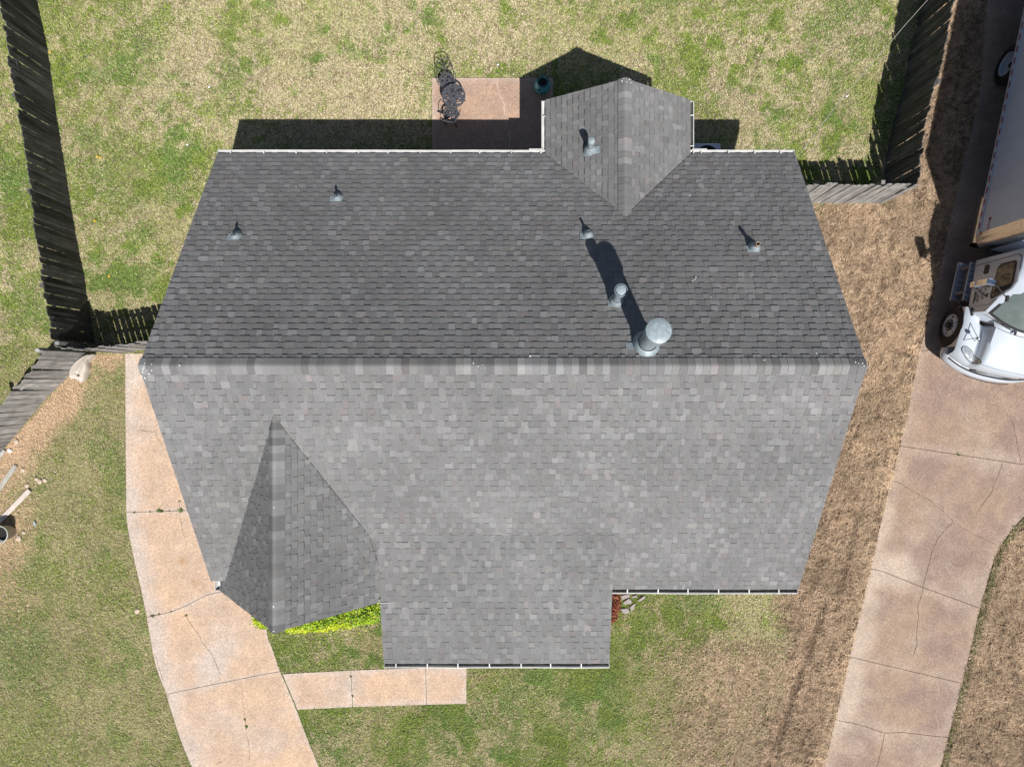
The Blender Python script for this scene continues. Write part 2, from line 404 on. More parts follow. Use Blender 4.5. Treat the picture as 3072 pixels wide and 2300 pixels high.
def lawn_fields(x, y):
    """share of green growth, share of long dead grass, share of straw mulch"""
    n = 0.24 * fbm(x, y, 1.7, 3, 3) + 0.38 * fbm(x, y, 0.55, 9, 3) + 0.38 * fbm(x, y, 0.19, 15, 2)
    warp = ((fbm(x, y, 0.35, 801, 3) - 0.5) * 2.4, (fbm(x, y, 0.35, 802, 3) - 0.5) * 2.4)
    b = np.zeros_like(x)
    rear = sstep(4.0, 5.5, y)
    b += rear * (0.045 * sstep(1.0, 5.0, x) + 0.05 * sstep(-7.5, -10.5, x) - 0.05 * sstep(-8.5, -6, x) * sstep(1.0, -1.0, x))
    left = sstep(-6.5, -7.5, x)
    b += left * (sstep(6.5, 4.5, y) * 0.03 - sstep(0.5, -0.5, y) * 0.05)
    b -= 0.018
    b += sstep(-4.5, -5.0, y) * (0.05 * sstep(3.0, 1.5, x) + 0.07 * sstep(1.5, 2.5, x) * sstep(6.0, 4.5, x) * sstep(-7.4, -6.4, y)) - 0.05 * sstep(-4.5, -5.0, y) * sstep(3.0, 5.0, x) * sstep(-6.4, -7.4, y)
    b += sstep(-12.0, -12.8, x) * 0.03
    g = 0.13 + 0.52 * sstep(0.44, 0.60, n + b)
    clump = sstep(0.585, 0.655, 0.6 * fbm(x, y, 0.42, 91, 3) + 0.4 * fbm(x, y, 1.3, 92, 2) + 1.15 * b + 0.02 * sstep(-6.5, -7.5, x) + 0.035 * sstep(-4.5, -5, y))
    g = np.maximum(g, 0.9 * clump)
    for s in GREEN_SPOTS: g = np.maximum(g, 0.95 * blob(x, y, warp, *s))
    for s in BROWN_SPOTS: g = g * (1 - 0.6 * blob(x, y, warp, *s))
    g = g * (1 - 0.42 * sstep(-6.5, -7.2, x) * sstep(0.9, 0.0, y))
    # long dormant grass: between the house and the right driveway, beyond it, and behind the right fence
    wob = (fbm(x, y, 1.2, 77, 4) - 0.5) * 1.4
    edge = np.where(y < -4.9, 7.15 + 0.25 * (y + 5.8), 6.2)
    d = sstep(edge - 0.35, edge + 0.55, x + wob) * sstep(4.95, 4.7, y)
    d = np.maximum(d, 0.55 * sstep(3.0, 5.2, x + wob) * sstep(-6.6, -7.6, y + wob * 0.5))
    d = np.maximum(d, sstep(9.75, 9.95, x - 0.19 * (y - 4.8)) * sstep(4.5, 4.9, y))
    topg = sstep(1.6, 3.0, y) * sstep(8.7, 7.4, x + wob * 0.9) * sstep(5.5, 6.0, x)
    d = d * (1 - 0.85 * topg * sstep(0.44, 0.56, fbm(x, y, 0.45, 5, 3)))
    # straw and bare soil along the slanting fence on the left
    a = at(262, 1062); c = at(0, 1365)
    ab = np.array([c.x - a.x, c.y - a.y]); L2 = (ab ** 2).sum()
    t = np.clip(((x - a.x) * ab[0] + (y - a.y) * ab[1]) / L2, -0.1, 1.6)
    dist = np.hypot(x - a.x - t * ab[0], y - a.y - t * ab[1])
    side = (x - a.x) * (-ab[1]) + (y - a.y) * ab[0]
    m = sstep(1.0, 0.35, dist + (fbm(x, y, 0.7, 55, 3) - 0.5) * 1.3) * (side > 0) * sstep(0.85, 0.7, y)
    m = np.maximum(m, 0.7 * sstep(-13.0, -13.7, x + (fbm(x, y, 0.6, 56, 3) - 0.5) * 1.6) * sstep(-1.0, -1.8, y) * sstep(-7.0, -4.6, y))
    return np.clip(g, 0, 1), np.clip(d, 0, 1), np.clip(m, 0, 1)

# the fields on a 3 cm raster, looked up by the blades
GX0, GY0, GS = -15.6, -12.0, 0.03
_gx, _gy = np.meshgrid(np.arange(GX0, 15.7, GS), np.arange(GY0, 12.1, GS), indexing='xy')
def raster(fn):
    return fn(_gx.ravel(), _gy.ravel())
def look(grid, x, y):
    i = np.clip(((x - GX0) / GS + 0.5).astype(np.int32), 0, _gx.shape[1] - 1); j = np.clip(((y - GY0) / GS + 0.5).astype(np.int32), 0, _gx.shape[0] - 1)
    return grid.reshape(_gx.shape)[j, i]
R_G, R_D, R_M = raster(lawn_fields)
def rfbm(sc, seed, o): return raster(lambda x, y: fbm(x, y, sc, seed, o))
def _paved(x, y):
    k = np.zeros(x.shape, bool)
    for poly in DL_slabs + DR_slabs + WALK_slabs + PATIO_slabs: k |= in_poly(x, y, poly)
    for (x0, y0, x1, y1) in HOUSE_rects: k |= (x > x0) & (x < x1) & (y > y0) & (y < y1)
    return k
R_P = raster(_paved)

# ------------------------------------------------------------------ ground sheet
def build_ground():
    inner = np.arange(-17, 17.01, 0.2)
    outer = np.array([17.5, 19, 22, 28, 40, 70, 130, 260, 500.0])
    ax = np.concatenate([-outer[::-1], inner, outer])
    X, Y = np.meshgrid(ax, ax, indexing='xy')
    n = len(ax)
    Z = np.zeros_like(X)
    verts = np.stack([X, Y, Z], -1).reshape(-1, 3)
    i = np.arange(n - 1); I, J = np.meshgrid(i, i)
    q = np.stack([J * n + I, J * n + I + 1, (J + 1) * n + I + 1, (J + 1) * n + I], -1).reshape(-1, 4)
    me = bpy.data.meshes.new('lawn')
    me.from_pydata(verts.tolist(), [], q.tolist())
    g, d, m = lawn_fields(verts[:, 0], verts[:, 1])
    tan = np.array([0.21, 0.165, 0.10]); grn = np.array([0.08, 0.10, 0.035]); brn = np.array([0.15, 0.10, 0.065]); mul = np.array([0.36, 0.265, 0.18])
    c = tan * (1 - g)[:, None] + grn * g[:, None]
    c = c * (1 - d)[:, None] + brn * d[:, None]
    c = c * (1 - m)[:, None] + mul * m[:, None]
    a = me.attributes.new('Col', 'FLOAT_COLOR', 'POINT')
    a.data.foreach_set('color', np.concatenate([c, np.ones((len(c), 1))], 1).astype(np.float32).ravel())
    me.materials.append(attr_mat('lawn_soil', 0.95, 0.35, 30, 0.15, 2.0, 0.3))
    o = bpy.data.objects.new('lawn', me); COL.objects.link(o)
    tag(o, kind='structure')
build_ground()

# ------------------------------------------------------------------ grass
def build_grass():
    N0 = 3000000
    x = rng.uniform(-15.2, 15.2, N0); y = rng.uniform(-11.6, 11.6, N0)
    k = ~look(R_P, x, y); x = x[k]; y = y[k]
    g, d, m = look(R_G, x, y), look(R_D, x, y), look(R_M, x, y)
    cl = look(rfbm(0.11, 201, 2), x, y); dcl = 0.62 * look(rfbm(0.10, 203, 2), x, y) + 0.38 * look(raster(lambda a, b: fbm((a * 0.972 - b * 0.235) / 1.0, (a * 0.235 + b * 0.972) / 5.0, 0.17, 207, 2)), x, y)
    dens = np.where(d > 0.5, 0.22 + 1.0 * sstep(0.25, 0.66, dcl), 0.30 + 1.1 * np.clip(cl - 0.22, 0, 1))
    rut0 = at(2520, 1700); rut1 = at(2285, 2330)
    rv = np.array([rut1.x - rut0.x, rut1.y - rut0.y]); tt = np.clip(((x - rut0.x) * rv[0] + (y - rut0.y) * rv[1]) / (rv ** 2).sum(), 0, 1)
    rd = np.hypot(x - rut0.x - tt * rv[0], y - rut0.y - tt * rv[1]) + (look(rfbm(0.4, 61, 2), x, y) - .5) * .14
    rut = sstep(0.09, 0.03, rd) * sstep(0.1, 0.5, tt)
    for (p0_, p1_) in (((2470, 1800), (2400, 2060)), ((2590, 1500), (2520, 1760)), ((2380, 2060), (2320, 2310))):
        a_, b_ = at(*p0_), at(*p1_); rv = np.array([b_.x - a_.x, b_.y - a_.y]); tt = np.clip(((x - a_.x) * rv[0] + (y - a_.y) * rv[1]) / (rv ** 2).sum(), 0, 1)
        rd = np.hypot(x - a_.x - tt * rv[0], y - a_.y - tt * rv[1]) + (look(rfbm(0.3, 63, 2), x, y) - .5) * .16
        rut = np.maximum(rut, 0.75 * sstep(0.10, 0.02, rd))
    dens = dens * (1 - 0.35 * m) * (1 - 0.7 * rut)
    k = rng.random(len(x)) < dens
    x, y, g, d, m, cl, rut, dcl = x[k], y[k], g[k], d[k], m[k], cl[k], rut[k], dcl[k]
    n = len(x)
    u = rng.random(n); v = rng.random(n); w = rng.random(n)
    isd = rng.random(n) < d
    ism = (rng.random(n) < m) & ~isd
    isg = (rng.random(n) < g) & ~isd & ~ism
    hue = look(rfbm(2.3, 301, 3), x, y)
    col = np.zeros((n, 3))
    lerp = lambda a, b, t: np.array(a) * (1 - t)[:, None] + np.array(b) * t[:, None]
    tan = lerp((0.44, 0.35, 0.225), (0.76, 0.655, 0.48), u)
    ol = lerp((0.32, 0.315, 0.125), (0.54, 0.52, 0.26), u)
    front = (y < 1.0) & (x < -6)
    isol = (w < 0.28 + 0.35 * sstep(0.38, 0.62, hue) + 0.35 * g) | (front & (w < 0.62))
    col[:] = np.where(isol[:, None], ol, tan)
    gr = lerp((0.12, 0.20, 0.03), (0.33, 0.43, 0.075), u)
    cold = sstep(0.48, 0.66, look(rfbm(1.0, 311, 3), x, y))[:, None]
    gr = gr * (1 - cold * 0.45) + lerp((0.06, 0.16, 0.04), (0.19, 0.35, 0.09), u) * cold * 0.45
    ff = (front & (x > -14))[:, None] | ((y < -4.5) & (x < 5))[:, None]
    col = np.where(ff, col * np.array([0.80, 0.82, 0.74]), col)
    gr = np.where(ff, gr * np.array([0.82, 0.80, 0.95]), gr * np.array([0.93, 0.90, 1.0]))
    col[isg] = gr[isg]
    dead = lerp((0.28, 0.195, 0.123), (0.66, 0.505, 0.352), u)
    shade = sstep(0.42, 0.6, look(rfbm(0.9, 331, 3), x, y))[:, None]
    le = np.interp(y, LE_Y, LE_X); re = np.interp(y, RE_Y, RE_X)
    near = sstep(0.55, 0.1, le - x) * (x < le + .1) * (y < 1.2); nr = sstep(0.22, 0.05, x - re) * (x > re - .1) * (y < -3.4)
    dead = dead * (1 + 0.22 * near[:, None] * np.array([1.0, 1.04, 1.0]))
    gs = (nr > 0.3) & (w < 0.55); dead[gs] = lerp((0.07, 0.09, 0.03), (0.20, 0.22, 0.08), u)[gs]
    dead = dead * (1 - 0.15 * shade) * (0.72 + 0.45 * sstep(0.3, 0.62, dcl))[:, None]
    col[isd] = dead[isd]
    mul = lerp((0.40, 0.26, 0.15), (0.80, 0.60, 0.40), u)
    col[ism] = mul[ism]
    col *= (0.74 + 0.5 * v)[:, None]
    col *= (1 - 0.45 * rut)[:, None]
    Ln = np.where(isd, rng.uniform(0.05, 0.13, n), np.where(isg, rng.uniform(0.035, 0.075, n), rng.uniform(0.04, 0.085, n)))
    Wd = np.where(isd, rng.uniform(0.008, 0.016, n), np.where(isg, rng.uniform(0.011, 0.019, n), rng.uniform(0.009, 0.016, n)))
    lean = np.where(isd, rng.uniform(R(35), R(85), n), rng.uniform(R(45), R(86), n))
    ph = rng.uniform(0, 2 * np.pi, n)
    dirn = 2 * np.pi * look(rfbm(0.35, 401, 2), x, y) * 2.2
    ph = np.where(isd & (rng.random(n) < 0.6), dirn + rng.normal(0, 0.6, n), ph)
    hx, hy = np.cos(ph), np.sin(ph)
    zb = np.where(isd, 0.02, 0.004) + 0.02 * rng.random(n)
    V = np.empty((n, 3, 3), np.float32)
    V[:, 0] = np.stack([x - hy * Wd / 2, y + hx * Wd / 2, zb], -1)
    V[:, 1] = np.stack([x + hy * Wd / 2, y - hx * Wd / 2, zb], -1)
    V[:, 2] = np.stack([x + hx * Ln * np.sin(lean), y + hy * Ln * np.sin(lean), zb + Ln * np.cos(lean)], -1)
    me = bpy.data.meshes.new('grass')
    me.vertices.add(3 * n); me.vertices.foreach_set('co', V.ravel())
    me.loops.add(3 * n); me.loops.foreach_set('vertex_index', np.arange(3 * n, dtype=np.int32))
    me.polygons.add(n); me.polygons.foreach_set('loop_start', np.arange(0, 3 * n, 3, dtype=np.int32))
    me.update(calc_edges=False)
    a = me.attributes.new('Col', 'FLOAT_COLOR', 'FACE')
    a.data.foreach_set('color', np.concatenate([col, np.ones((n, 1))], 1).astype(np.float32).ravel())
    me.materials.append(M_GRASS)
    o = bpy.data.objects.new('grass', me); COL.objects.link(o)
    tag(o, 'patchy lawn of dormant tan grass with green clumps', 'grass', kind='stuff')
    print('grass blades', n)
build_grass()

# ------------------------------------------------------------------ concrete
def slab(poly, parent, mat, name='slab', top=0.028, inset=0.007, worn=None):
    """one concrete slab; worn(x, y, distance to edge) gives how pale the surface is"""
    n = len(poly); P = [Vector((q[0], q[1], 0)) for q in poly]
    area = sum(P[i].x * P[(i + 1) % n].y - P[(i + 1) % n].x * P[i].y for i in range(n))
    if area < 0: P.reverse()
    o1 = []
    for i in range(n):
        a = (P[i] - P[i - 1]).normalized(); b = (P[(i + 1) % n] - P[i]).normalized()
        mm = Vector((-a.y - b.y, a.x + b.x, 0)); mm = mm / max(0.35, mm.length_squared / 2) if mm.length > 1e-4 else Vector((-a.y, a.x, 0))
        o1.append(P[i] + mm * inset)
    bm = bmesh.new(); ly = bm.verts.layers.float.new('Worn'); lr = bm.verts.layers.float.new('Rust')
    vb = [bm.verts.new((q.x, q.y, top)) for q in o1]
    f = bm.faces.new(vb)
    bmesh.ops.triangulate(bm, faces=[f])
    for it in range(6):
        ed = [e for e in bm.edges if e.calc_length() > 0.16]
        if not ed or len(bm.faces) > 12000: break
        bmesh.ops.subdivide_edges(bm, edges=ed, cuts=1, use_grid_fill=True)
        bmesh.ops.triangulate(bm, faces=[q for q in bm.faces if len(q.verts) > 4])
    co = np.array([v.co[:2] for v in bm.verts]); dist = np.full(len(co), 9.0)
    for i in range(n):
        A = np.array(o1[i][:2]); B_ = np.array(o1[(i + 1) % n][:2]); d = B_ - A; t = np.clip(((co - A) @ d) / max(1e-9, d @ d), 0, 1)
        dist = np.minimum(dist, np.hypot(*(co - A - t[:, None] * d).T))
    wv = worn(co[:, 0], co[:, 1], dist) if worn else np.zeros(len(co))
    rv = np.zeros(len(co))
    for (px, py, rr) in ((548, 1682, .17), (586, 1748, .13), (430, 1290, .22)):
        e = at(px, py); rv = np.maximum(rv, sstep(rr, rr * .2, np.hypot(co[:, 0] - e.x, (co[:, 1] - e.y))) * (.8 if rr < .2 else .3))
    for v, q, q2 in zip(bm.verts, wv, rv): v[ly] = float(min(1, max(0, q))); v[lr] = float(q2)
    side = [e for e in bm.edges if e.is_boundary]
    r = bmesh.ops.extrude_edge_only(bm, edges=side)
    for v in r['geom']:
        if isinstance(v, bmesh.types.BMVert): v.co.z = -0.1
    bmesh.ops.recalc_face_normals(bm, faces=bm.faces)
    me = bpy.data.meshes.new(name); bm.to_mesh(me); bm.free(); me.materials.append(mat)
    o = bpy.data.objects.new(name, me); COL.objects.link(o); o.parent = parent
    return o
def worn_left(x, y, d):
    le = np.interp(-y, [-at(0, q[1]).y for q in DLE], [at(q[0], 0).x for q in DLE])
    w1 = sstep(0.75, 0.0, (x - le) + (fbm(x, y, 0.8, 71, 3) - .5) * .9) * 0.85
    e = at(640, 1965); w2 = 0.9 * sstep(0.75, 0.1, np.hypot((x - e.x), (y - e.y) * .7) + (fbm(x, y, 0.6, 72, 3) - .5) * .8)
    return np.maximum(np.maximum(w1, w2), sstep(0.10, 0.0, d) * .6)
def worn_right(x, y, d):
    le = np.interp(y, LE_Y, LE_X)
    w1 = sstep(0.7, 0.0, (x - le) + (fbm(x, y, 1.0, 73, 3) - .5) * 1.3) * sstep(-2.2, -3.2, y) * 1.1
    e = at(2655, 1715); w2 = 1.2 * sstep(1.0, 0.2, np.hypot((x - e.x) * .8, (y - e.y) * 1.3) + (fbm(x, y, 0.5, 74, 3) - .5) * .7)
    return np.maximum(np.maximum(w1, w2), 0.35 * sstep(0.35, 0.0, d + (fbm(x, y, 0.4, 75, 3) - .5) * .4))
def worn_edge(x, y, d): return sstep(0.16, 0.0, d + (fbm(x, y, 0.3, 76, 2) - .5) * .2) * .75
DLE = [(377, 1060), (377, 1200), (379, 1417), (380, 1536), (384, 1580), (402, 1671), (424, 1765), (441, 1850), (467, 1990), (500, 2080), (507, 2106), (543, 2218), (576, 2298), (622, 2420)]

def ribbon(mb, pts, w, z=0.0325, jit=0.012):
    """a crack: thin dirty strip with uneven width"""
    P = [at(a, b, 0) for a, b in pts]; Q = []
    for i in range(len(P) - 1):
        k = max(1, int((P[i + 1] - P[i]).length / 0.07))
        for t in range(k):
            q = P[i].lerp(P[i + 1], t / k)
            if i + t > 0: q += Vector((random.uniform(-jit, jit), random.uniform(-jit, jit), 0))
            Q.append(q)
    Q.append(P[-1]); vs = []; fs = []
    for i, q in enumerate(Q):
        d = (Q[min(i + 1, len(Q) - 1)] - Q[max(i - 1, 0)]).normalized(); nn = Vector((-d.y, d.x, 0))
        ww = w * .72 * random.uniform(0.35, 1.1) * (0.3 if i in (0, len(Q) - 1) else 1)
        vs += [(q.x + nn.x * ww, q.y + nn.y * ww, z), (q.x - nn.x * ww, q.y - nn.y * ww, z)]
    for i in range(len(Q) - 1): fs.append((2 * i, 2 * i + 1, 2 * i + 3, 2 * i + 2))
    mb.add(vs, fs)

drive_l = empty('driveway', at(600, 1700)); drive_l.location = (0, 0, 0); tag(drive_l, kind='structure')
for k, p in enumerate(DL_slabs): slab(p, drive_l, M_DRIVE_L, worn=worn_left)
for pts, w in [([(560, 1845), (569, 1863), (600, 1903), (607, 1925), (638, 1961), (663, 2022)], .006),
               ([(726, 2052), (730, 2099), (736, 2157), (739, 2178), (748, 2236), (752, 2300)], .005),
               ([(417, 1289), (440, 1293), (460, 1296), (473, 1285)], .006), ([(466, 1295), (480, 1320), (490, 1345)], .005),
               ([(538, 1500), (542, 1555), (552, 1600), (562, 1640)], .005), ([(648, 2291), (660, 2285), (674, 2281)], .006), ([(468, 1962), (476, 1990), (488, 2030), (492, 2045)], .005)]:
    mb = MB(); ribbon(mb, pts, w); mb.build('crack', M_CRACK, drive_l)
walk = empty('walkway'); tag(walk, kind='structure')
for p in WALK_slabs: slab(p, walk, M_DRIVE_L, worn=worn_edge)
patio = empty('patio'); tag(patio, kind='structure')
for p in PATIO_slabs: slab(p, patio, M_PATIO, worn=worn_edge)
mb = MB(); ribbon(mb, [(1490, 240), (1493, 262), (1497, 288), (1512, 315), (1515, 351), (1522, 385), (1529, 413), (1528, 450)], .016); mb.build('crack', plain('pale_crack', (.52, .43, .36), .9), patio)
drive_r = empty('driveway'); tag(drive_r, kind='structure')
for k, p in enumerate(DR_slabs): slab(p, drive_r, M_DRIVE_R, worn=worn_right)
for pts, w in [([(2671, 1440), (2695, 1447), (2725, 1466), (2757, 1483), (2790, 1501), (2805, 1515), (2835, 1540), (2858, 1563)], .009),
               ([(2858, 1563), (2890, 1585), (2930, 1606), (2985, 1634)], .005),
               ([(2858, 1563), (2832, 1590), (2810, 1615), (2795, 1650), (2785, 1690), (2773, 1735), (2768, 1752), (2762, 1790), (2752, 1810), (2753, 1850), (2749, 1890), (2748, 1930), (2739, 1960), (2737, 1975)], .008),
               ([(3005, 1385), (3004, 1397), (2985, 1440), (2973, 1475), (2950, 1505), (2925, 1543)], .007),
               ([(3028, 1242), (3040, 1280), (3050, 1340), (3062, 1392)], .007), ([(2980, 1190), (2993, 1175), (3006, 1164)], .006),
               ([(2652, 2196), (2644, 2235), (2638, 2265), (2624, 2310)], .009), ([(2928, 1325), (2921, 1345), (2915, 1360)], .004)]:
    mb = MB(); ribbon(mb, pts, w); mb.build('crack', M_CRACK, drive_r)
mb = MB(); ribbon(mb, [(2815, 2050), (2812, 2080), (2808, 2120), (2803, 2140), (2812, 2165), (2817, 2200)], .012); ribbon(mb, [(2780, 2208), (2775, 2240), (2765, 2275), (2780, 2300)], .010)
mb.build('crack', plain('filled_crack', (.40, .30, .235), .9), drive_r)
M_STAIN = plain('rust_stain', (0.40, 0.235, 0.115), 0.9, 0, 0.15, 9)

# weeds in the joints
WL = ['weed at the left end of the upper driveway joint', 'tiny weed second from the left in the upper driveway joint', 'large leafy weed in the middle of the upper driveway joint', 'weed touching the right side of the large weed in the upper joint', 'tiny weed between the two leafy weeds of the upper joint', 'leafy weed in the upper driveway joint beside the roof edge', 'weed on the crack just above the upper driveway joint by the roof',
      'weed at the left end of the joint below the gutter corner', 'second weed from the left in the joint below the gutter corner', 'third weed from the left in the joint below the gutter corner', 'round green weed in the long crack of the lowest left driveway slab', 'small weed just above the round weed in the lowest slab crack', 'upper weed in the first walkway joint', 'lower weed in the first walkway joint', 'weed in the straight joint of the right driveway', 'weed at the top of the crack below the gutter corner joint']
def weed_tuft(px, py, r, n, label):
    mb = MB(); c = at(px, py, 0.03)
    for _ in range(n):
        a = random.uniform(0, 6.28); l = r * random.uniform(0.4, 1.2); w = r * 0.22; q = c + Vector((random.uniform(-r, r) * .6, random.uniform(-r, r) * .35, 0))
        d = Vector((math.cos(a), math.sin(a), 0)); s_ = Vector((-d.y, d.x, 0))
        gcol = random.choice([(0.07, 0.13, 0.03), (0.12, 0.2, 0.04), (0.10, 0.11, 0.03)])
        mb.add([q - s_ * w, q + s_ * w, q + d * l * .6 + s_ * w + Vector((0, 0, .02)), q + d * l + Vector((0, 0, .012 + .02 * random.random())), q + d * l * .6 - s_ * w + Vector((0, 0, .02))], [(0, 1, 2, 3, 4)], None, gcol)
    o = mb.build('weed', M_LEAF)
    tag(o, label, 'weed', 'weeds in the concrete joints')
for i, (px, py, r, n) in enumerate([(404, 1536, .05, 14), (451, 1535, .04, 10), (478, 1532, .09, 26), (486, 1532, .06, 16), (508, 1532, .04, 10), (543, 1530, .10, 26), (539, 1503, .05, 10), (459, 1847, .07, 18), (477, 1842, .05, 12), (514, 1834, .05, 10), (739, 2178, .07, 18), (735, 2157, .05, 10), (1053, 2028, .05, 12), (1057, 2087, .05, 12), (2874, 1363, .08, 14), (560, 1846, .06, 10)]):
    weed_tuft(px, py, r * .62, n, WL[i])

# ------------------------------------------------------------------ fences
def picket_mesh(h, mat, w=0.139, t=0.018):
    c = 0.028; mb = MB()
    prof = [(-w / 2, 0), (w / 2, 0), (w / 2, h - c), (w / 2 - c, h), (-w / 2 + c, h), (-w / 2, h - c)]
    n = 6
    vs = [(x, -t / 2, z) for x, z in prof] + [(x, t / 2, z) for x, z in prof]
    fs = [tuple(range(n)), tuple(range(2 * n - 1, n - 1, -1))] + [((i + 1) % n, i, n + i, n + (i + 1) % n) for i in range(n)]
    mb.add(vs, fs)
    return mb.mesh('picket', mat)

def fence(label, base, heights, mat, rail_side, lean=0.0, gap=0.008, post_extra=0.0, first_post=0.3):
    """base: ground points; heights: fence height at each; rail_side +1 = left of the walking direction"""
    P = [Vector((p[0], p[1], 0)) for p in base]
    root = empty('fence', P[0]); tag(root, label, 'fence', 'weathered board fences')
    inv = Vector(P[0])
    meshes = {}
    def pm(h):
        k = round(h / 0.05) * 0.05
        if k not in meshes: meshes[k] = picket_mesh(k, mat)
        return meshes[k]
    dist = 0.0; nextp = first_post; carry = 0.07
    for i in range(len(P) - 1):
        d = P[i + 1] - P[i]; L = d.length; u = d / L; nrm = Vector((-u.y, u.x, 0)); ang = math.atan2(u.y, u.x)
        s = carry
        while s < L:
            q = P[i] + u * s; h = heights[i] + (heights[i + 1] - heights[i]) * s / L
            o = bpy.data.objects.new('picket', pm(h + random.uniform(-0.02, 0.02))); COL.objects.link(o); o.parent = root
            o.location = q - inv + Vector((0, 0, 0.02 + random.uniform(-0.02, 0.015))) + nrm * random.uniform(-0.006, 0.006)
            o.rotation_euler = (lean + random.gauss(0, R(0.7)), random.gauss(0, R(0.35)), ang + random.gauss(0, R(1.2)))
            s += 0.139 + gap + random.uniform(-0.004, 0.007)
        carry = s - L
        for hz in (0.28, 0.85, 1.42):
            hh = hz * (heights[i] + heights[i + 1]) / 2 / 1.75
            mb = MB(); c = (P[i] + P[i + 1]) / 2 - inv + nrm * rail_side * 0.032
            mb.box((0, 0, 0), (L, 0.038, 0.085), Matrix.Translation(c + Vector((0, 0, hh))) @ Matrix.Rotation(ang, 4, 'Z'))
            mb.build('rail', mat, root)
        while nextp < dist + L:
            q = P[i] + u * (nextp - dist) - inv + nrm * rail_side * 0.10
            h = heights[i] + post_extra - 0.06
            mb = MB(); mb.box((0, 0, h / 2), (0.09, 0.09, h), Matrix.Translation(q) @ Matrix.Rotation(ang + random.gauss(0, .03), 4, 'Z'))
            mb.build('post', mat, root)
            nextp += 2.4
        dist += L
    return root

def topxy(px, py, z): v = at(px, py, z); return (v.x, v.y)
FH = 1.76
LFB = [(288, 1046, 1.74), (266, 915, 1.73), (254, 828, 1.73), (236, 745, 1.71), (214, 618, 1.56), (197, 507, 1.55), (170, 344, 1.60), (145, 156, 1.62), (120, 40, 1.62), (106, -30, 1.62), (60, -260, 1.62)]
LF = [tuple(at(a_, b_)[:2]) for a_, b_, h_ in LFB]
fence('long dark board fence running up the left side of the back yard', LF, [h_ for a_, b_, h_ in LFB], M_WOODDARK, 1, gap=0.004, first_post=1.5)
SL = [topxy(159, 1040, FH), topxy(250, 1050, FH), topxy(308, 1039, FH), topxy(398, 1031, FH), (-6.62, 1.28)]
fence('short grey board fence between the left fence corner and the house', SL, [1.72] * 5, M_WOOD, 1, gap=0.012, first_post=0.15, post_extra=0.2)
DG = [topxy(134, 1049, 1.72)] + [tuple(at(px, py)[:2]) for px, py in ((203, 1133), (138, 1194), (62, 1287), (0, 1362), (-120, 1500))]
fence('slanting grey board fence at the left edge with straw along its foot', DG, [1.72, 1.62, 1.5, 1.4, 1.35, 1.35], M_WOOD, -1, gap=0.01, first_post=0.1, post_extra=0.12)
RF = [topxy(px, py, FH) for px, py in ((2759, 550), (2757, 525), (2774, 380), (2790, 308), (2812, 228), (2826, 188), (2844, 72), (2863, 0))]
dx, dy = RF[-1][0] - RF[-2][0], RF[-1][1] - RF[-2][1]
RF.append((RF[-1][0] + dx * 2.5, RF[-1][1] + dy * 2.5))
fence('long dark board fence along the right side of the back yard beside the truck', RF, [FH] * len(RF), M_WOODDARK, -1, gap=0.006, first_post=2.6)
fence('short grey board fence joining the right fence to the house', [(6.1, 4.83), topxy(2764, 556, FH)], [1.74, 1.74], M_WOOD, 1, gap=0.010, first_post=0.4)

# ------------------------------------------------------------------ house
house = empty('house', (0, 0, 0)); tag(house, 'single storey house with grey shingled gable roof and white gutters', 'house')
XL, XR = -6.97, 6.39
ZR = 5.97
YR = at(1556, 1098, ZR).y
ZE_B, ZE_F = 2.60, 2.78
YE_B = at(1556, 464, ZE_B).y
YE_F = at(1556, 1766, ZE_F).y
S_B = (ZR - ZE_B) / (YE_B - YR)
S_F = (ZR - ZE_F) / (YR - YE_F)
def plane(p, n): return Vector(p), Vector(n).normalized()
PB = plane((0, YR, ZR), (0, S_B, 1))
PF = plane((0, YR, ZR), (0, -S_F, 1))
def zb(y): return ZR - S_B * (y - YR)
def zf(y): return ZR - S_F * (YR - y)
HG = on_plane(1556, 1604, *PF)                      # line where the low front extension breaks away
S_M = 0.29
PM_ = plane(HG, (0, -S_M, 1))
ME = on_plane(1556, 1989, *PM_)                     # its eave
MX0, MX1 = -3.08, 2.07
# front left cross gable
gA = on_plane(822, 1250, *PF); GZ = gA.z; GX = gA.x
GYT = at(822, 1897, GZ).y
SG_L, SG_R = 1.26, 1.14
GXL, GXR = -6.90, -3.06
# rear cross gable
dA = on_plane(1882, 648, *PB); DZ = dA.z; DX = 2.295
DYT = at(1876, 236, DZ).y
D_HW = 1.665
S_D = (DZ - ZE_B) / D_HW

roof = MB()
def deck(pts, th=0.09):
    P = [Vector(p) for p in pts]
    n = (P[1] - P[0]).cross(P[2] - P[0]).normalized()
    if n.z < 0: n = -n
    k = len(P); top = [p - n * 0.004 for p in P]; bot = [p - n * th for p in P]
    order = list(range(k))
    roof.add(top + bot, [tuple(order), tuple(range(2 * k - 1, k - 1, -1))] + [(i, k + i, k + (i + 1) % k, (i + 1) % k) for i in range(k)])
deck([(XL, YE_B, ZE_B), (XL, YR, ZR), (XR, YR, ZR), (XR, YE_B, ZE_B)])
YLF = on_plane(627, 1742, *PF).y
deck([(XL, YLF, zf(YLF)), (GX, YLF, zf(YLF)), (GX, YE_F, ZE_F), (XR, YE_F, ZE_F), (XR, YR, ZR - .002), (XL, YR, ZR - .002)])
deck([(MX0, HG.y + .3, HG.z + .3 * S_M - .12), (MX1, HG.y + .3, HG.z + .3 * S_M - .12), (MX1, HG.y, HG.z), (MX0, HG.y, HG.z)])
deck([(MX0, HG.y, HG.z), (MX1, HG.y, HG.z), (MX1, ME.y, ME.z), (MX0, ME.y, ME.z)])
gap_y = gA.y + 0.05
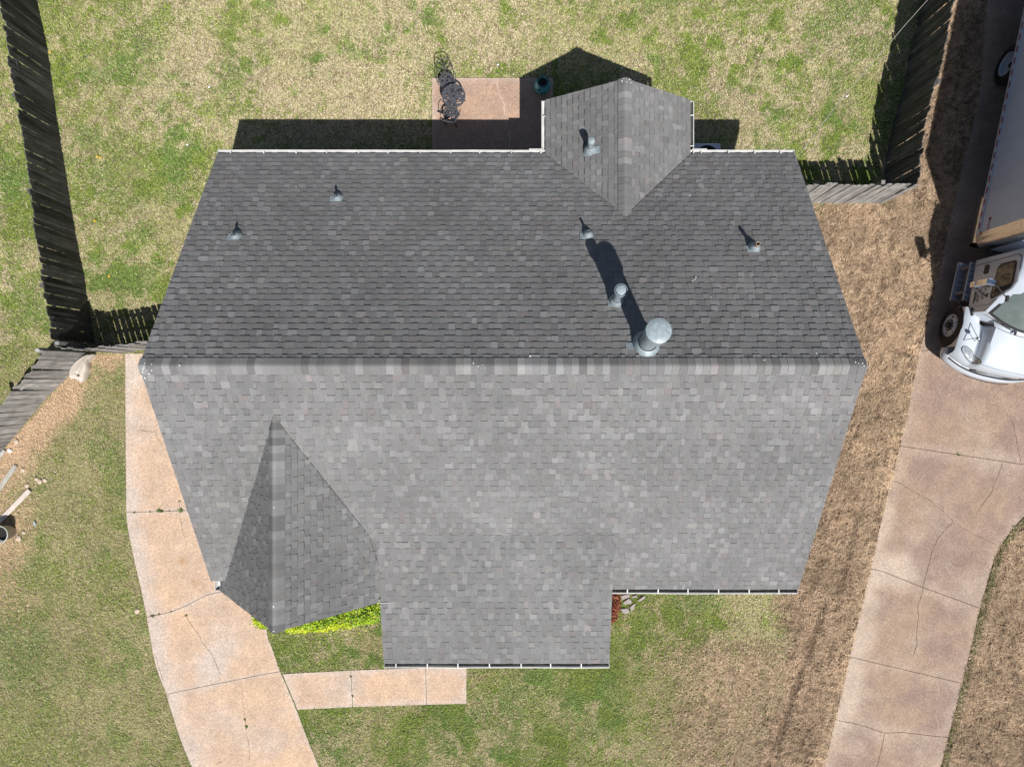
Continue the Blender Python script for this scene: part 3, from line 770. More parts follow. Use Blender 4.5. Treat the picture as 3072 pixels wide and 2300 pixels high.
deck([(GX, gap_y, GZ), (GX, GYT, GZ), (GXL, GYT, GZ - SG_L * (GX - GXL)), (GXL, YLF - .0, GZ - SG_L * (GX - GXL))])
deck([(GX, gap_y, GZ - .001), (GX, GYT, GZ - .001), (GXR, GYT, GZ - SG_R * (GXR - GX)), (GXR, HG.y + .2, GZ - SG_R * (GXR - GX))])
deck([(DX, dA.y, DZ), (DX, DYT, DZ), (DX - D_HW, DYT, ZE_B), (DX - D_HW, YE_B - .1, ZE_B)])
deck([(DX, dA.y, DZ - .001), (DX, DYT, DZ - .001), (DX + D_HW, DYT, ZE_B), (DX + D_HW, YE_B - .1, ZE_B)])
roof_o = roof.build('roof', M_DECK_VALLEY_SHADE, house)

# --- shingles
def clip(poly, clipper):
    out = poly
    m = len(clipper)
    for i in range(m):
        a = clipper[i]; b = clipper[(i + 1) % m]; inp = out; out = []
        if not inp: return []
        ex, ey = b[0] - a[0], b[1] - a[1]
        sd = [ex * (p[1] - a[1]) - ey * (p[0] - a[0]) for p in inp]
        for k in range(len(inp)):
            p, q = inp[k], inp[(k + 1) % len(inp)]; sp, sq = sd[k], sd[(k + 1) % len(inp)]
            if sp >= 0: out.append(p)
            if (sp >= 0) != (sq >= 0):
                t = sp / (sp - sq); out.append((p[0] + t * (q[0] - p[0]), p[1] + t * (q[1] - p[1])))
    return out

EXPO = 0.148
TABS = []      # every tab: (camera distance key, visible?, builder data)
BAND = MB()
SHR = random.Random(5)
def tone(dark=0.0):
    r = SHR.random()
    if r < 0.58: g = SHR.gauss(0.157, 0.006)
    elif r < 0.84: g = SHR.gauss(0.174, 0.008)
    elif r < 0.94: g = SHR.gauss(0.198, 0.010)
    else: g = SHR.gauss(0.146, 0.007)
    t = SHR.random()
    if t < 0.02: return (g * 1.06, g * 0.985, g * 0.985)     # faintly rosy granules
    if t < 0.13: return (g * 1.01, g * 1.00, g * 0.97)
    if t < 0.22: return (g * 0.98, g * 1.0, g * 1.01)
    return (g, g, g * 1.01)

def shingle_plane(pl, eave_pt, u, polys, vis, row0=0.0, expo=EXPO, band=True, lift=1.0, tabw=0.85):
    """lay courses of tabs on a roof plane. u = direction of the eave, polys in world points (convex)"""
    n = pl[1]; O = Vector(eave_pt); u = Vector(u).normalized(); v = n.cross(u).normalized()
    if v.z < 0: v = -v
    U = [[((Vector(p) - O).dot(u), (Vector(p) - O).dot(v)) for p in poly] for poly in polys]
    for P in U:
        ar = sum(P[i][0] * P[(i + 1) % len(P)][1] - P[(i + 1) % len(P)][0] * P[i][1] for i in range(len(P)))
        if ar < 0: P.reverse()
    allp = [p for P in U for p in P]
    u0, u1 = min(p[0] for p in allp), max(p[0] for p in allp); v0, v1 = min(p[1] for p in allp), max(p[1] for p in allp)
    rows = []; vv = row0
    while vv < v1:
        tabs = []; x = u0 - SHR.uniform(0, 0.3); tooth = SHR.random() < .5
        while x < u1:
            w = tabw * SHR.choice((0.11, 0.14, 0.16, 0.18, 0.21)) * SHR.uniform(0.9, 1.1) * (0.85 if tooth else 1.0)
            tabs.append((x, x + w, tooth, tone())); x += w
            if SHR.random() < 0.9: tooth = not tooth
        rows.append((vv, tabs)); vv += expo
    def W(p, h): return O + u * p[0] + v * p[1] + n * h
    for ri, (rv, tabs) in enumerate(rows):
        wav = SHR.uniform(-0.003, 0.003)
        for (a, b, tooth, tn) in tabs:
            hlo = ((0.0165 if tooth else 0.0095) + SHR.uniform(-0.0012, 0.0012)) * lift; hhi = 0.0022
            lo = rv + wav + SHR.uniform(-0.002, 0.002)
            rect = [(a + .0008, lo), (b - .0008, lo), (b - .0008, rv + expo + 0.012), (a + .0008, rv + expo + 0.012)]
            for P in U:
                q = clip(rect, P)
                if len(q) < 3: continue
                hh = [hlo + (hhi - hlo) * (p[1] - lo) / (expo + 0.012) for p in q]
                top = [W(p, h) for p, h in zip(q, hh)]; bot = [W(p, -0.003) for p in q]
                k = len(q)
                c = sum(top, Vector()) / k
                fs = [tuple(range(k))] + [(i, k + i, k + (i + 1) % k, (i + 1) % k) for i in range(k)]
                big = len(q) == 4 and abs((q[1][0] - q[0][0]) - (b - a - .0016)) < 1e-4
                show = vis(c) and big
                TABS.append(((c - Vector((0, 0, CAM_H))).length / max(0.05, (b - a)), show, top + bot, fs, tn))
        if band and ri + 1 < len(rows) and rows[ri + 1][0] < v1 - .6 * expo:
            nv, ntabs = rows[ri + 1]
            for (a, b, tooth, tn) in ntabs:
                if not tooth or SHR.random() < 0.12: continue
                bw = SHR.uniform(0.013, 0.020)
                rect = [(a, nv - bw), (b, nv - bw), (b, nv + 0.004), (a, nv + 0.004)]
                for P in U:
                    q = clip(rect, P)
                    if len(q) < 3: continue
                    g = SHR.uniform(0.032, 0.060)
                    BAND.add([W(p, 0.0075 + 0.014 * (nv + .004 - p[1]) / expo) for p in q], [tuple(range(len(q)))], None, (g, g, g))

def in_gable(c): return GXL < c.x < GXR and c.z < GZ - (SG_L * (GX - c.x) if c.x < GX else SG_R * (c.x - GX)) + .02
def in_mid(c): return MX0 < c.x < MX1 and c.y < HG.y
def in_dorm(c): return abs(c.x - DX) < D_HW and c.z < DZ - S_D * abs(c.x - DX) + .02
shingle_plane(PB, (XL, YE_B, ZE_B), (1, 0, 0), [[(XL, YE_B, ZE_B), (XR, YE_B, ZE_B), (XR, YR, ZR), (XL, YR, ZR)]], lambda c: not in_dorm(c) and c.z < ZR - .12, row0=-0.015, lift=1.45, tabw=1.0)
FR = [[(GX, YE_F, ZE_F), (XR, YE_F, ZE_F), (XR, YR, ZR), (GX, YR, ZR)], [(XL, YLF, zf(YLF)), (GX, YLF, zf(YLF)), (GX, YR, ZR), (XL, YR, ZR)]]
shingle_plane(PF, (XL, YE_F, ZE_F), (1, 0, 0), FR, lambda c: not in_gable(c) and not in_mid(c) and c.z < ZR - .12, row0=-0.015)
shingle_plane(PM_, (MX0, ME.y, ME.z), (1, 0, 0), [[(MX0, ME.y, ME.z), (MX1, ME.y, ME.z), (MX1, HG.y, HG.z), (MX0, HG.y, HG.z)]], lambda c: True, row0=-0.015)
PGL = plane((GX, 0, GZ), (-SG_L, 0, 1)); PGR = plane((GX, 0, GZ), (SG_R, 0, 1))
zgl = GZ - SG_L * (GX - GXL); zgr = GZ - SG_R * (GXR - GX)
def vis_g(c): return c.z > zf(c.y) + .03
def half_gable(xe, ze):
    # triangle-like outline that reaches a little under the main roof along the valley
    yv = YR - (ZR - ze) / S_F
    return [(xe, GYT, ze), (GX, GYT, GZ), (GX, gA.y + .05, GZ), (xe, max(yv, GYT) + .05, ze)]
shingle_plane(PGL, (GXL, GYT, zgl), (0, 1, 0), [half_gable(GXL, zgl)], vis_g, row0=-0.01, expo=0.15, lift=1.3)
shingle_plane(PGR, (GXR, GYT, zgr), (0, 1, 0), [[(GXR, GYT, zgr), (GX, GYT, GZ), (GX, gA.y + .05, GZ), (GXR, HG.y + .2, zgr)]], vis_g, row0=-0.03, expo=0.145, lift=1.5)
PDL = plane((DX, 0, DZ), (-S_D, 0, 1)); PDR = plane((DX, 0, DZ), (S_D, 0, 1))
for pl, sx in ((PDL, -1), (PDR, 1)):
    xe = DX + sx * D_HW
    shingle_plane(pl, (xe, DYT, ZE_B), (0, 1, 0), [[(xe, DYT, ZE_B), (DX, DYT, DZ), (DX, dA.y - .06, DZ), (xe, YE_B - .15, ZE_B)]], lambda c: c.z > zb(c.y) + .03, row0=-0.01)

order = sorted(range(len(TABS)), key=lambda i: (not TABS[i][1], TABS[i][0]))
single = set(order[:300])
rest = MB()
for i, (key, show, vs, fs, tn) in enumerate(TABS):
    if i in single:
        c = vs[0]; mb = MB(); mb.add([p - c for p in vs], fs, None, tn)
        mb.build('shingle', M_SHINGLE, roof_o, loc=c)
    else:
        rest.add(vs, fs, None, tn)
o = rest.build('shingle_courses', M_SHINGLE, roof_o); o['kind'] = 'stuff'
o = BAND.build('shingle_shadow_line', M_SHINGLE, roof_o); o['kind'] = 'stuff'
print('tabs', len(TABS))

# --- ridge caps
def ridge_caps(p0, p1, sl, sr, hw=0.165, expo=0.142, lift=0.012, up=0.02):
    """caps bent over the ridge from p0 (first laid) to p1; sl, sr = slopes on the left and right of the walking direction"""
    p0, p1 = Vector(p0), Vector(p1); d = p1 - p0; L = d.length; d.normalize(); left = Vector((-d.y, d.x, 0)); Z = Vector((0, 0, 1))
    n = int(L / expo) + 1
    al, ar = math.atan(sl), math.atan(sr)
    prof = []
    for t in (1.0, 0.55, 0.24): prof.append((left * (hw * t * math.cos(al)) - Z * (hw * t * math.sin(al)), ))
    base = [q[0] for q in prof]
    crest = [left * 0.016 - Z * (0.006), -left * 0.016 - Z * 0.006]
    rgt = [-left * (hw * t * math.cos(ar)) - Z * (hw * t * math.sin(ar)) for t in (0.24, 0.55, 1.0)]
    sec = base + crest + rgt
    nl = [(left * math.sin(al) + Z * math.cos(al))] * 3 + [Z, Z] + [(-left * math.sin(ar) + Z * math.cos(ar))] * 3
    for k in range(n):
        s0 = k * expo; s1 = min(s0 + expo + 0.02, L)
        tn = tone(); b = SHR.choice((1.0, 1.02, 1.12, 0.84, 0.92, 1.3, 1.38)); tn = tuple(c * b for c in tn)
        h0 = lift + SHR.uniform(0, .002); h1 = 0.004
        A = [p0 + d * s0 + q + m * (up + h0) for q, m in zip(sec, nl)]
        B_ = [p0 + d * s1 + q + m * (up + h1) for q, m in zip(sec, nl)]
        C = [p0 + d * s0 + q + m * (up - 0.010) for q, m in zip(sec, nl)]
        D = [p0 + d * s1 + q + m * (up - 0.012) for q, m in zip(sec, nl)]
        m_ = len(sec); c0 = A[0]
        vs = [p - c0 for p in A + B_ + C + D]; fs = []
        for i in range(m_ - 1):
            fs.append((i, i + 1, m_ + i + 1, m_ + i)); fs.append((i, 2 * m_ + i, 2 * m_ + i + 1, i + 1))
        fs.append((0, m_, 3 * m_, 2 * m_)); fs.append((m_ - 1, 3 * m_ - 1, 4 * m_ - 1, 2 * m_ - 1))
        mb = MB(); mb.add(vs, fs, None, tn)
        o = mb.build('ridge_cap', M_SHINGLE, roof_o, loc=c0); sharp(o, 50)
ridge_caps((XL - .01, YR, ZR), (XR + .01, YR, ZR), S_B, S_F)
ridge_caps((DX, DYT + .01, DZ), (DX, dA.y - .05, DZ), S_D, S_D, hw=0.16)
ridge_caps((GX, GYT - .01, GZ), (GX, gA.y + .06, GZ), SG_L, SG_R, hw=0.215, expo=0.15)

# --- trim, walls
def trim(name, a, b, h, t, out, mat=M_FASCIA, drop=0.02):
    """board under a roof edge from a to b"""
    a, b, out = Vector(a), Vector(b), Vector(out); mb = MB()
    z0 = Vector((0, 0, -drop)); z1 = Vector((0, 0, -drop - h))
    vs = [a + z0, b + z0, b + z1, a + z1] + [p + out * t for p in (a + z0, b + z0, b + z1, a + z1)]
    mb.add(vs, [(0, 1, 2, 3), (7, 6, 5, 4), (0, 4, 5, 1), (3, 2, 6, 7), (0, 3, 7, 4), (1, 5, 6, 2)]); mb.build(name, mat, house)
for x, sx in ((XL, -1), (XR, 1)):
    trim('rake_board', (x, YR, ZR), (x, YE_B, ZE_B), .16, -.03, (sx, 0, 0), drop=.06)
    trim('rake_board', (x, YR, ZR), (x, YLF if sx < 0 else YE_F, zf(YLF) if sx < 0 else ZE_F), .16, -.03, (sx, 0, 0), drop=.06)
trim('fascia', (XL, YE_B - .02, ZE_B), (XR, YE_B - .02, ZE_B), .16, .02, (0, 1, 0), drop=.05)
trim('fascia', (MX1, YE_F + .02, ZE_F), (XR, YE_F + .02, ZE_F), .16, .02, (0, -1, 0), drop=.05)
trim('fascia', (MX0, ME.y + .02, ME.z), (MX1, ME.y + .02, ME.z), .16, .02, (0, -1, 0), drop=.05)
for x, z in ((GXL, zgl), (GXR, zgr)): trim('rake_board', (GX, GYT, GZ), (x, GYT, z), .16, -.03, (0, -1, 0), drop=.08)
for sx in (-1, 1): trim('rake_board', (DX, DYT, DZ), (DX + sx * D_HW, DYT, ZE_B), .16, -.03, (0, 1, 0), drop=.08)
# drip edge: thin metal lip along the rakes
for x, sx in ((XL, -1), (XR, 1)):
    for (y1, z1) in ((YE_B, ZE_B), (YLF, zf(YLF)) if sx < 0 else (YE_F, ZE_F)):
        trim('drip_edge', (x, YR, ZR), (x, y1, z1), .05, .006, (sx, 0, 0), M_GALV, drop=.004)

w = MB()
def gable_prism(x0, x1, y0, y1, yr, zl, zr_):
    sec = [(y0, 0), (y1, 0), (y1, zl), (yr, zr_), (y0, zl)]
    vs = [(x0, y, z) for y, z in sec] + [(x1, y, z) for y, z in sec]; k = 5
    w.add(vs, [tuple(range(k - 1, -1, -1)), tuple(range(k, 2 * k))] + [(i, (i + 1) % k, k + (i + 1) % k, k + i) for i in range(k)])
gable_prism(-6.62, 6.05, -4.4, 4.95, YR, 2.45, 5.55)
w.build('wall', M_BRICK, house)
w = MB(); w.box((2.275, 5.4, 1.2), (2.65, 1.7, 2.4)); w.add([(0.95, 6.251, 2.4), (3.6, 6.251, 2.4), (2.275, 6.251, 3.3)], [(0, 1, 2)]); w.build('wall', M_BRICK, house)
w = MB(); w.box((-.5, -5.0, 1.32), (4.6, 1.9, 2.64)); w.build('wall', M_BRICK, house)
# cheek that closes the side of the low front extension
for x, s in ((MX0 + .02, -1), (MX1 - .02, 1)):
    mb = MB(); yy = YE_F if s > 0 else GYT
    mb.add([(x, HG.y, HG.z - .03), (x, yy, PM_[0].z - S_M * (HG.y - yy) - .03), (x, yy, zf(yy) - .1)], [(0, 1, 2)])
    mb.add([(x - s * .03, HG.y, HG.z - .03), (x - s * .03, yy, PM_[0].z - S_M * (HG.y - yy) - .03), (x - s * .03, yy, zf(yy) - .1)], [(2, 1, 0)]); mb.build('cheek_wall', M_FASCIA, house)
trim('rake_board', (MX0, HG.y, HG.z), (MX0, ME.y, ME.z), .14, -.03, (-1, 0, 0), drop=.06)
trim('rake_board', (MX1, HG.y, HG.z), (MX1, ME.y, ME.z), .14, -.03, (1, 0, 0), drop=.06)

# --- gutters
def gutter(a, b, out, label=None, silt=False, hang=0.72, w_=0.105, caps=(True, True), first=0.3):
    a, b, out = Vector(a), Vector(b), Vector(out); d = (b - a); L = d.length; d.normalize(); Z = Vector((0, 0, 1)); t = 0.004
    sec_o = [(0.0, 0.0), (0.0, -0.10), (w_ * .72, -0.10), (w_, -0.035), (w_, 0.006), (w_ - .016, 0.006)]
    sec_i = [(t, 0.0), (t, -0.10 + t), (w_ * .72 - t, -0.10 + t), (w_ - t, -0.035), (w_ - t, 0.002), (w_ - .016, 0.002)]
    sec = sec_o + sec_i[::-1]
    mb = MB(); k = len(sec)
    ns = max(1, int(L / 0.8)); vs = []
    for j in range(ns + 1):
        e_ = a + d * (L * j / ns); wob = out * random.uniform(-.003, .007) + Z * random.uniform(-.007, .003)
        if j in (0, ns): wob = Vector()
        vs += [e_ + out * x + Z * z + wob * (1 if x > .01 else 0) for x, z in sec]
    mb.add(vs, [(j * k + i, j * k + (i + 1) % k, (j + 1) * k + (i + 1) % k, (j + 1) * k + i) for j in range(ns) for i in range(k)])
    for e, c in ((a, caps[0]), (b, caps[1])):
        if c:
            s = -1 if e is a else 1
            pts = [e + out * x + Z * z for x, z in sec_o[:5]] + [e + Z * 0.006]
            mb.add(pts + [p + d * s * .006 for p in pts], [tuple(range(6)), tuple(range(11, 5, -1))] + [(i, 6 + i, 6 + (i + 1) % 6, (i + 1) % 6) for i in range(6)])
    g = mb.build('gutter', M_WHITE, house)
    if label: g['label'] = label
    if silt:
        mb = MB(); c0 = out * .006; c1 = out * (w_ * .78); zz = Z * -0.078
        n = max(2, int(L / .25)); vs = []; fs = []
        for i in range(n + 1):
            q = a + d * (L * i / n); r = Z * random.uniform(-.006, .006)
            vs += [q + c0 + zz + r, q + c1 + zz + r]
        for i in range(n): fs.append((2 * i, 2 * i + 1, 2 * i + 3, 2 * i + 2))
        mb.add(vs, fs); mb.build('silt', M_GUTIN, g)
    s = first
    while s < L - .05:
        q = a + d * s; mb = MB(); ang = math.atan2(out.y, out.x)
        mb.box((w_ / 2 - .008, 0, .0), (w_ + .016, .026, .010), Matrix.Translation(q + Z * .004) @ Matrix.Rotation(ang, 4, 'Z'))
        mb.build('gutter_hanger', M_WHITE, g); s += hang * random.uniform(.93, 1.07)
    return g
dxl, dxr = DX - D_HW, DX + D_HW
zgB = ZE_B - .035
gutter((XL, YE_B + .012, zgB), (dxl + .03, YE_B + .012, zgB), (0, 1, 0), 'long white gutter along the rear left eave', caps=(True, False))
gutter((dxr - .03, YE_B + .012, zgB), (XR, YE_B + .012, zgB), (0, 1, 0), 'white gutter along the rear right eave', caps=(False, True), hang=.62)
gutter((dxl - .012, DYT - .02, zgB - .003), (dxl - .012, YE_B + .012, zgB - .003), (-1, 0, 0), caps=(True, False), hang=.85, first=.35, w_=.088)
gutter((dxr + .012, YE_B + .012, zgB - .003), (dxr + .012, DYT - .02, zgB - .003), (1, 0, 0), caps=(False, True), silt=True, hang=.7, first=.2, w_=.088)
gutter((MX1, YE_F - .012, ZE_F - .035), (XR, YE_F - .012, ZE_F - .035), (0, -1, 0), 'white gutter with dark silt along the front right eave', silt=True, hang=.66, first=.42)
gutter((MX0, ME.y - .012, ME.z - .035), (MX1, ME.y - .012, ME.z - .035), (0, -1, 0), 'white gutter with dark silt along the low front eave', silt=True, hang=.68, first=.27)
gutter((GXL - .012, GYT - .0, zgl - .04), (GXL - .012, GYT + .30, zgl - .04), (-1, 0, 0), 'short white gutter end at the front left corner', hang=9, first=9, w_=.13)
for (x, s) in ((dxl, 1), (dxr, -1)):     # corner splash guards on the two inner corners
    mb = MB(); mb.box((0, 0, 0), (.34, .012, .07)); 
    mb.build('splash_guard', M_WHITE, house, loc=(x - s * .17 - s * .05, YE_B + .127, zgB + .015))
mb = MB(); mb.box((0, 0, 0), (.35, .01, .02)); mb.build('flashing_strip', M_WHITE, house, loc=on_plane(1145, 1806, *PM_) + Vector((0, 0, .035)))
# downspouts
for (x, y, z) in ((XL + .25, YE_B + .06, zgB), (XR - .2, YE_F - .07, ZE_F)):
    mb = MB(); mb.box((0, 0, -z / 2 - .08), (.07, .05, z - .2)); mb.build('downspout', M_WHITE, house, loc=(x, y, z))
# sealant spots where the caps end
def spots(pts, z_plane):
    mb = MB()
    for (px, py, r) in pts:
        c = z_plane(px, py); a = random.uniform(0, 3.1)
        Mx = Matrix.Translation(c) @ Matrix.Rotation(a, 4, 'Z') @ Matrix.Diagonal((1.6, .7, .6, 1))
        r *= .72; mb.lathe([(r, 0), (r * .8, r * .5), (0.0001, r * .7)], 7, Mx)
    o = mb.build('sealant_spot', M_SEALANT, house); o['kind'] = 'stuff'
def z_front(px, py): return on_plane(px, py, PF[0] + Vector((0, 0, .04)), PF[1])
def z_dorm(px, py): return Vector((at(px, py, DZ).x, at(px, py, DZ).y, DZ + .02 - abs(at(px, py, DZ).x - DX) * .35))
spots([(434, 1090, .012), (455, 1092, .012), (432, 1099, .018), (430, 1107, .02), (442, 1112, .012), (455, 1111, .018), (428, 1115, .018), (447, 1121, .02), (451, 1127, .012), (435, 1133, .022), (472, 1137, .01), (539, 1096, .018),
       (1420, 1089, .014), (1435, 1098, .014), (1383, 1097, .01), (1447, 1095, .008), (1590, 1068, .018), (2588, 1090, .016), (2592, 1097, .014), (2567, 1086, .014), (2575, 1090, .012), (2450, 1060, .012), (2293, 1080, .014)], z_front)
spots([(1872, 236, .02), (1888, 238, .018), (1866, 243, .02), (1880, 246, .02), (1893, 247, .016), (1875, 249, .012), (1880, 539, .014)], z_dorm)
spots([(822, 1817, .022), (822, 1890, .016), (823, 1521, .014)], lambda px, py: Vector((at(px, py, GZ).x, at(px, py, GZ).y, GZ + .03)))
spots([(2085, 838, .014), (2088, 832, .016), (2078, 842, .012), (2133, 891, .01), (2070, 585, .014), (888, 561, .014), (1556, 1720, .012)], lambda px, py: on_plane(px, py, PB[0] + Vector((0, 0, .03)), PB[1]) if py < 1090 else on_plane(px, py, PM_[0] + Vector((0, 0, .03)), PM_[1]))

# --- dark tube standing in for the shadow edge of cut shingles in the valleys
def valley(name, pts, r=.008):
    mb = MB(); mb.tube(pts, r, 6); mb.build(name, M_DECK_VALLEY_SHADE, house)
def lift_(p, h=.018): return p + Vector((0, 0, h))
def vpt_front(x):      # gable right slope meets the main front slope
    z = GZ - SG_R * (x - GX); return Vector((x, YR - (ZR - z) / S_F, z))
xs_ = [GX + .10 + (GXR - GX - .10) * i / 14 for i in range(15)]
valley('valley_shade_line', [lift_(q) for q in (vpt_front(x) for x in xs_) if q.y > HG.y])
zm = [Vector((x, HG.y - (HG.z - (GZ - SG_R * (x - GX))) / S_M, GZ - SG_R * (x - GX))) for x in [GX + (GXR - GX) * i / 40 for i in range(41)]]
zm = [q for q in zm if q.y < HG.y and q.y > GYT]
if len(zm) > 1: valley('valley_shade_line', [lift_(q) for q in zm], .005)
xs_ = [DX + .06 + (D_HW - .06) * i / 10 for i in range(11)]
valley('valley_shade_line', [lift_(Vector((x, YR + (ZR - (DZ - S_D * (x - DX))) / S_B, DZ - S_D * (x - DX)))) for x in xs_])
valley('valley_shade_line', [lift_(Vector((2 * DX - x, YR + (ZR - (DZ - S_D * (x - DX))) / S_B, DZ - S_D * (x - DX))), .012) for x in xs_], .005)

# --- roof vents
def vent(name, base_px, top_px, h, r, cone_r, pl, label, cap=None, mat=M_GALV, plate=(0.26, 0.17), top_mat=None):
    """pipe through the roof with its flashing; the pipe runs from the roof to the point seen at top_px"""
    b = on_plane(*base_px, *pl); t = at(*top_px, b.z + h); n = pl[1]
    root = empty('roof_vent', b); root.parent = house; root['label'] = label
    ax = (t - b).normalized()
    u = Vector((0, 0, 1)).cross(n).normalized(); v = n.cross(u)
    Mn = Matrix((( u.x, v.x, n.x, 0), (u.y, v.y, n.y, 0), (u.z, v.z, n.z, 0), (0, 0, 0, 1)))
    mb = MB(); mb.box((plate[0] * .16, .06, .014), (plate[0], plate[1], .006), Mn); mb.build('flashing', mat, root)
    q = ax.to_track_quat('Z', 'Y').to_matrix().to_4x4()
    # boot: flares from the pipe down to a round skirt lying on the roof
    mb = MB(); k = 28; hb_ = cone_r * (1.5 if cone_r < .2 else .8); vs = []
    prof = [(1.0, 0.0), (.97, .10), (.86, .26), (.66, .48), (.46, .72), (.0, 1.0)]
    for f, hz in prof:
        for i in range(k):
            a = 2 * math.pi * i / k; rr = r * 1.08 + (cone_r - r * 1.08) * f
            x, y = rr * math.cos(a), rr * math.sin(a); zp = -(n.x * x + n.y * y) / n.z
            vs.append(Vector((x, y, zp * min(1.0, 1.15 - hz * .8) + .016 + hb_ * hz)) + Vector((ax.x, ax.y, 0)) * hb_ * hz)
    mb.add(vs, [(a_ * k + i, a_ * k + (i + 1) % k, (a_ + 1) * k + (i + 1) % k, (a_ + 1) * k + i) for a_ in range(len(prof) - 1) for i in range(k)])
    o = mb.build('boot', mat, root); sharp(o, 60)
    L = (t - b).length
    mb = MB(); mb.lathe([(r, -.05), (r, L), (r * .86, L), (r * .86, L - .12)], 20, q); mb.disc(r * .86, L - .11, 20, q); o = mb.build('pipe', top_mat or mat, root); sharp(o, 40)
    mb = MB(); mb.disc(r * .85, L - .10, 20, q); mb.build('pipe_bore', M_DARK, root)
    if cap: cap(root, q, L, r, mat)
    return root
def cap_disc(R_, drop=.1):
    def f(root, q, L, r, mat):
        mb = MB(); mb.lathe([(R_ * .97, L - drop), (R_, L - drop), (R_, L + .01), (R_ * .93, L + .02), (R_ * .5, L + .032), (0.0005, L + .036)], 28, q)
        o = mb.build('vent_cap', mat, root); sharp(o, 30)
        mb = MB(); mb.disc(R_ * .96, L - drop + .004, 28, q); mb.build('cap_underside', mat, root)
    return f
def cap_ring(R_):
    def f(root, q, L, r, mat):
        mb = MB(); mb.lathe([(R_, L - .13), (R_, L + .005), (R_ * .93, L + .005), (R_ * .93, L - .12)], 28, q); o = mb.build('vent_collar', mat, root); sharp(o, 40)
        mb = MB(); mb.lathe([(R_ * .80, L - .03), (R_ * .78, L + .012), (R_ * .6, L + .02), (0.0005, L + .024)], 28, q); o = mb.build('vent_cap', mat, root); sharp(o, 30)
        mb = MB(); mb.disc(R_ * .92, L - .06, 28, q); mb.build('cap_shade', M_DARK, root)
    return f
PBs = plane(PB[0] + Vector((0, 0, .012)), PB[1])
vent('roof_vent', (710, 706), (695, 704), .34, .028, .115, PBs, 'thin plumbing vent low on the left of the rear slope')
vent('roof_vent', (1015, 592), (1003, 588), .34, .028, .115, PBs, 'thin plumbing vent nearest the rear eave')
vent('roof_vent', (1764, 703), (1767, 694), .36, .028, .115, PBs, 'thin plumbing vent between the rear gable and the flues')
vent('roof_vent', (2262, 742), (2275, 731), .40, .042, .125, PBs, 'wider plumbing vent with pale tan pipe on the right of the rear slope', mat=M_GALV, top_mat=plain('tan_pipe', (.42, .33, .22), .6))
vent('roof_vent', (1768, 452), (1774.5, 422.5), .52, .058, .13, plane(PDL[0] + Vector((0, 0, .012)), PDL[1]), 'mushroom capped vent on the rear gable slope', cap_disc(.076, .09), plate=(.16, .40))
vent('roof_vent', (1848, 903), (1863.5, 870), .95, .085, .145, PBs, 'flue with a double ring cap in the shadow of the big flue', cap_ring(.118))
vent('roof_vent', (1938, 1031), (1976, 992), 1.40, .165, .255, PBs, 'tall wide flue with a broad round cap near the ridge', cap_disc(.218, .20), plate=(.58, .15))

# ------------------------------------------------------------------ box truck (local: x = forward, y = towards its left side, z up)
TC = Vector((12.37, 1.27, 0.028)); TA = math.atan2(-0.978, -0.208)
truck = empty('box_truck', TC, TA)
tag(truck, 'white box truck with a bonneted cab parked on the right driveway', 'truck')
# the side facing the house is the truck's right: y = -b
def T(name, mb, mat, parent=truck, sm=None):
    o = mb.build(name, mat, parent)
    if sm: sharp(o, sm)
    return o

# cargo box
BX0, BX1, BW, BZ0, BZ1 = -10.1, -1.98, 1.245, 0.95, 3.80
def box_plan(inset=0.0, r=0.26, seg=8):
    w_ = BW - inset; f = BX1 - inset
    pts = [(BX0 + inset, -w_), (f - r, -w_)]
    pts += [(f - r + r * math.sin(t), -w_ + r - r * math.cos(t)) for t in [math.pi / 2 * i / seg for i in range(1, seg + 1)]]
    pts += [(f, w_ - r)] + [(f - r + r * math.cos(t), w_ - r + r * math.sin(t)) for t in [math.pi / 2 * i / seg for i in range(1, seg + 1)]]
    pts += [(BX0 + inset, w_)]
    return pts
mb = MB(); mb.prism(box_plan(.004), BZ0 + .02, BZ1 - .02); cargo = T('cargo_box', mb, M_BOX, sm=30)
mb = MB(); mb.prism(box_plan(-.006), BZ1 - .12, BZ1); T('top_rail', mb, M_ALU, cargo, 30)
for s in (-1, 1):
    mb = MB(); mb.box(((BX0 + BX1 - .3) / 2, s * (BW + .008), BZ0 + .06), (BX1 - BX0 - .3, .02, .14)); T('bottom_rail', mb, M_BOX, cargo)
    # polished front corner: a quarter round over the full height
    r = .268; mb = MB(); vs = []; n = 10
    for i in range(n + 1):
        t = math.pi / 2 * i / n; x = BX1 - .26 + r * math.sin(t); y = s * (BW - .26 + r * math.cos(t)); vs += [(x, y, BZ0), (x, y, BZ1 - .125)]
    x0 = BX1 - .34; vs = [(x0, s * (BW + .006), BZ0), (x0, s * (BW + .006), BZ1 - .125)] + vs
    vs += [(BX1 + .008, s * (BW - .36), BZ0), (BX1 + .008, s * (BW - .36), BZ1 - .125)]
    mb.add(vs, [(2 * i, 2 * i + 1, 2 * i + 3, 2 * i + 2) if s > 0 else (2 * i + 2, 2 * i + 3, 2 * i + 1, 2 * i) for i in range(len(vs) // 2 - 1)]); T('corner_panel', mb, M_ALU, cargo, 40)
    # panel seams
    x = BX0 + .6
    while x < BX1 - .5:
        mb = MB(); mb.box((x, s * (BW + .001), 2.4), (.02, .006, 2.55)); T('panel_seam', mb, M_BOX, cargo); x += 1.22
# bottom reflective tape
tm = MB(); tm.box((0, 0, 0), (.165, .004, .048)); tmesh = tm.mesh('reflector', M_RED)
for s in (-1, 1):
    x = BX1 - .52
    while x > BX0 + .1:
        o = bpy.data.objects.new('reflector', tmesh); COL.objects.link(o); o.parent = cargo; o.location = (x, s * (BW + .021), BZ0 + .075); x -= .305
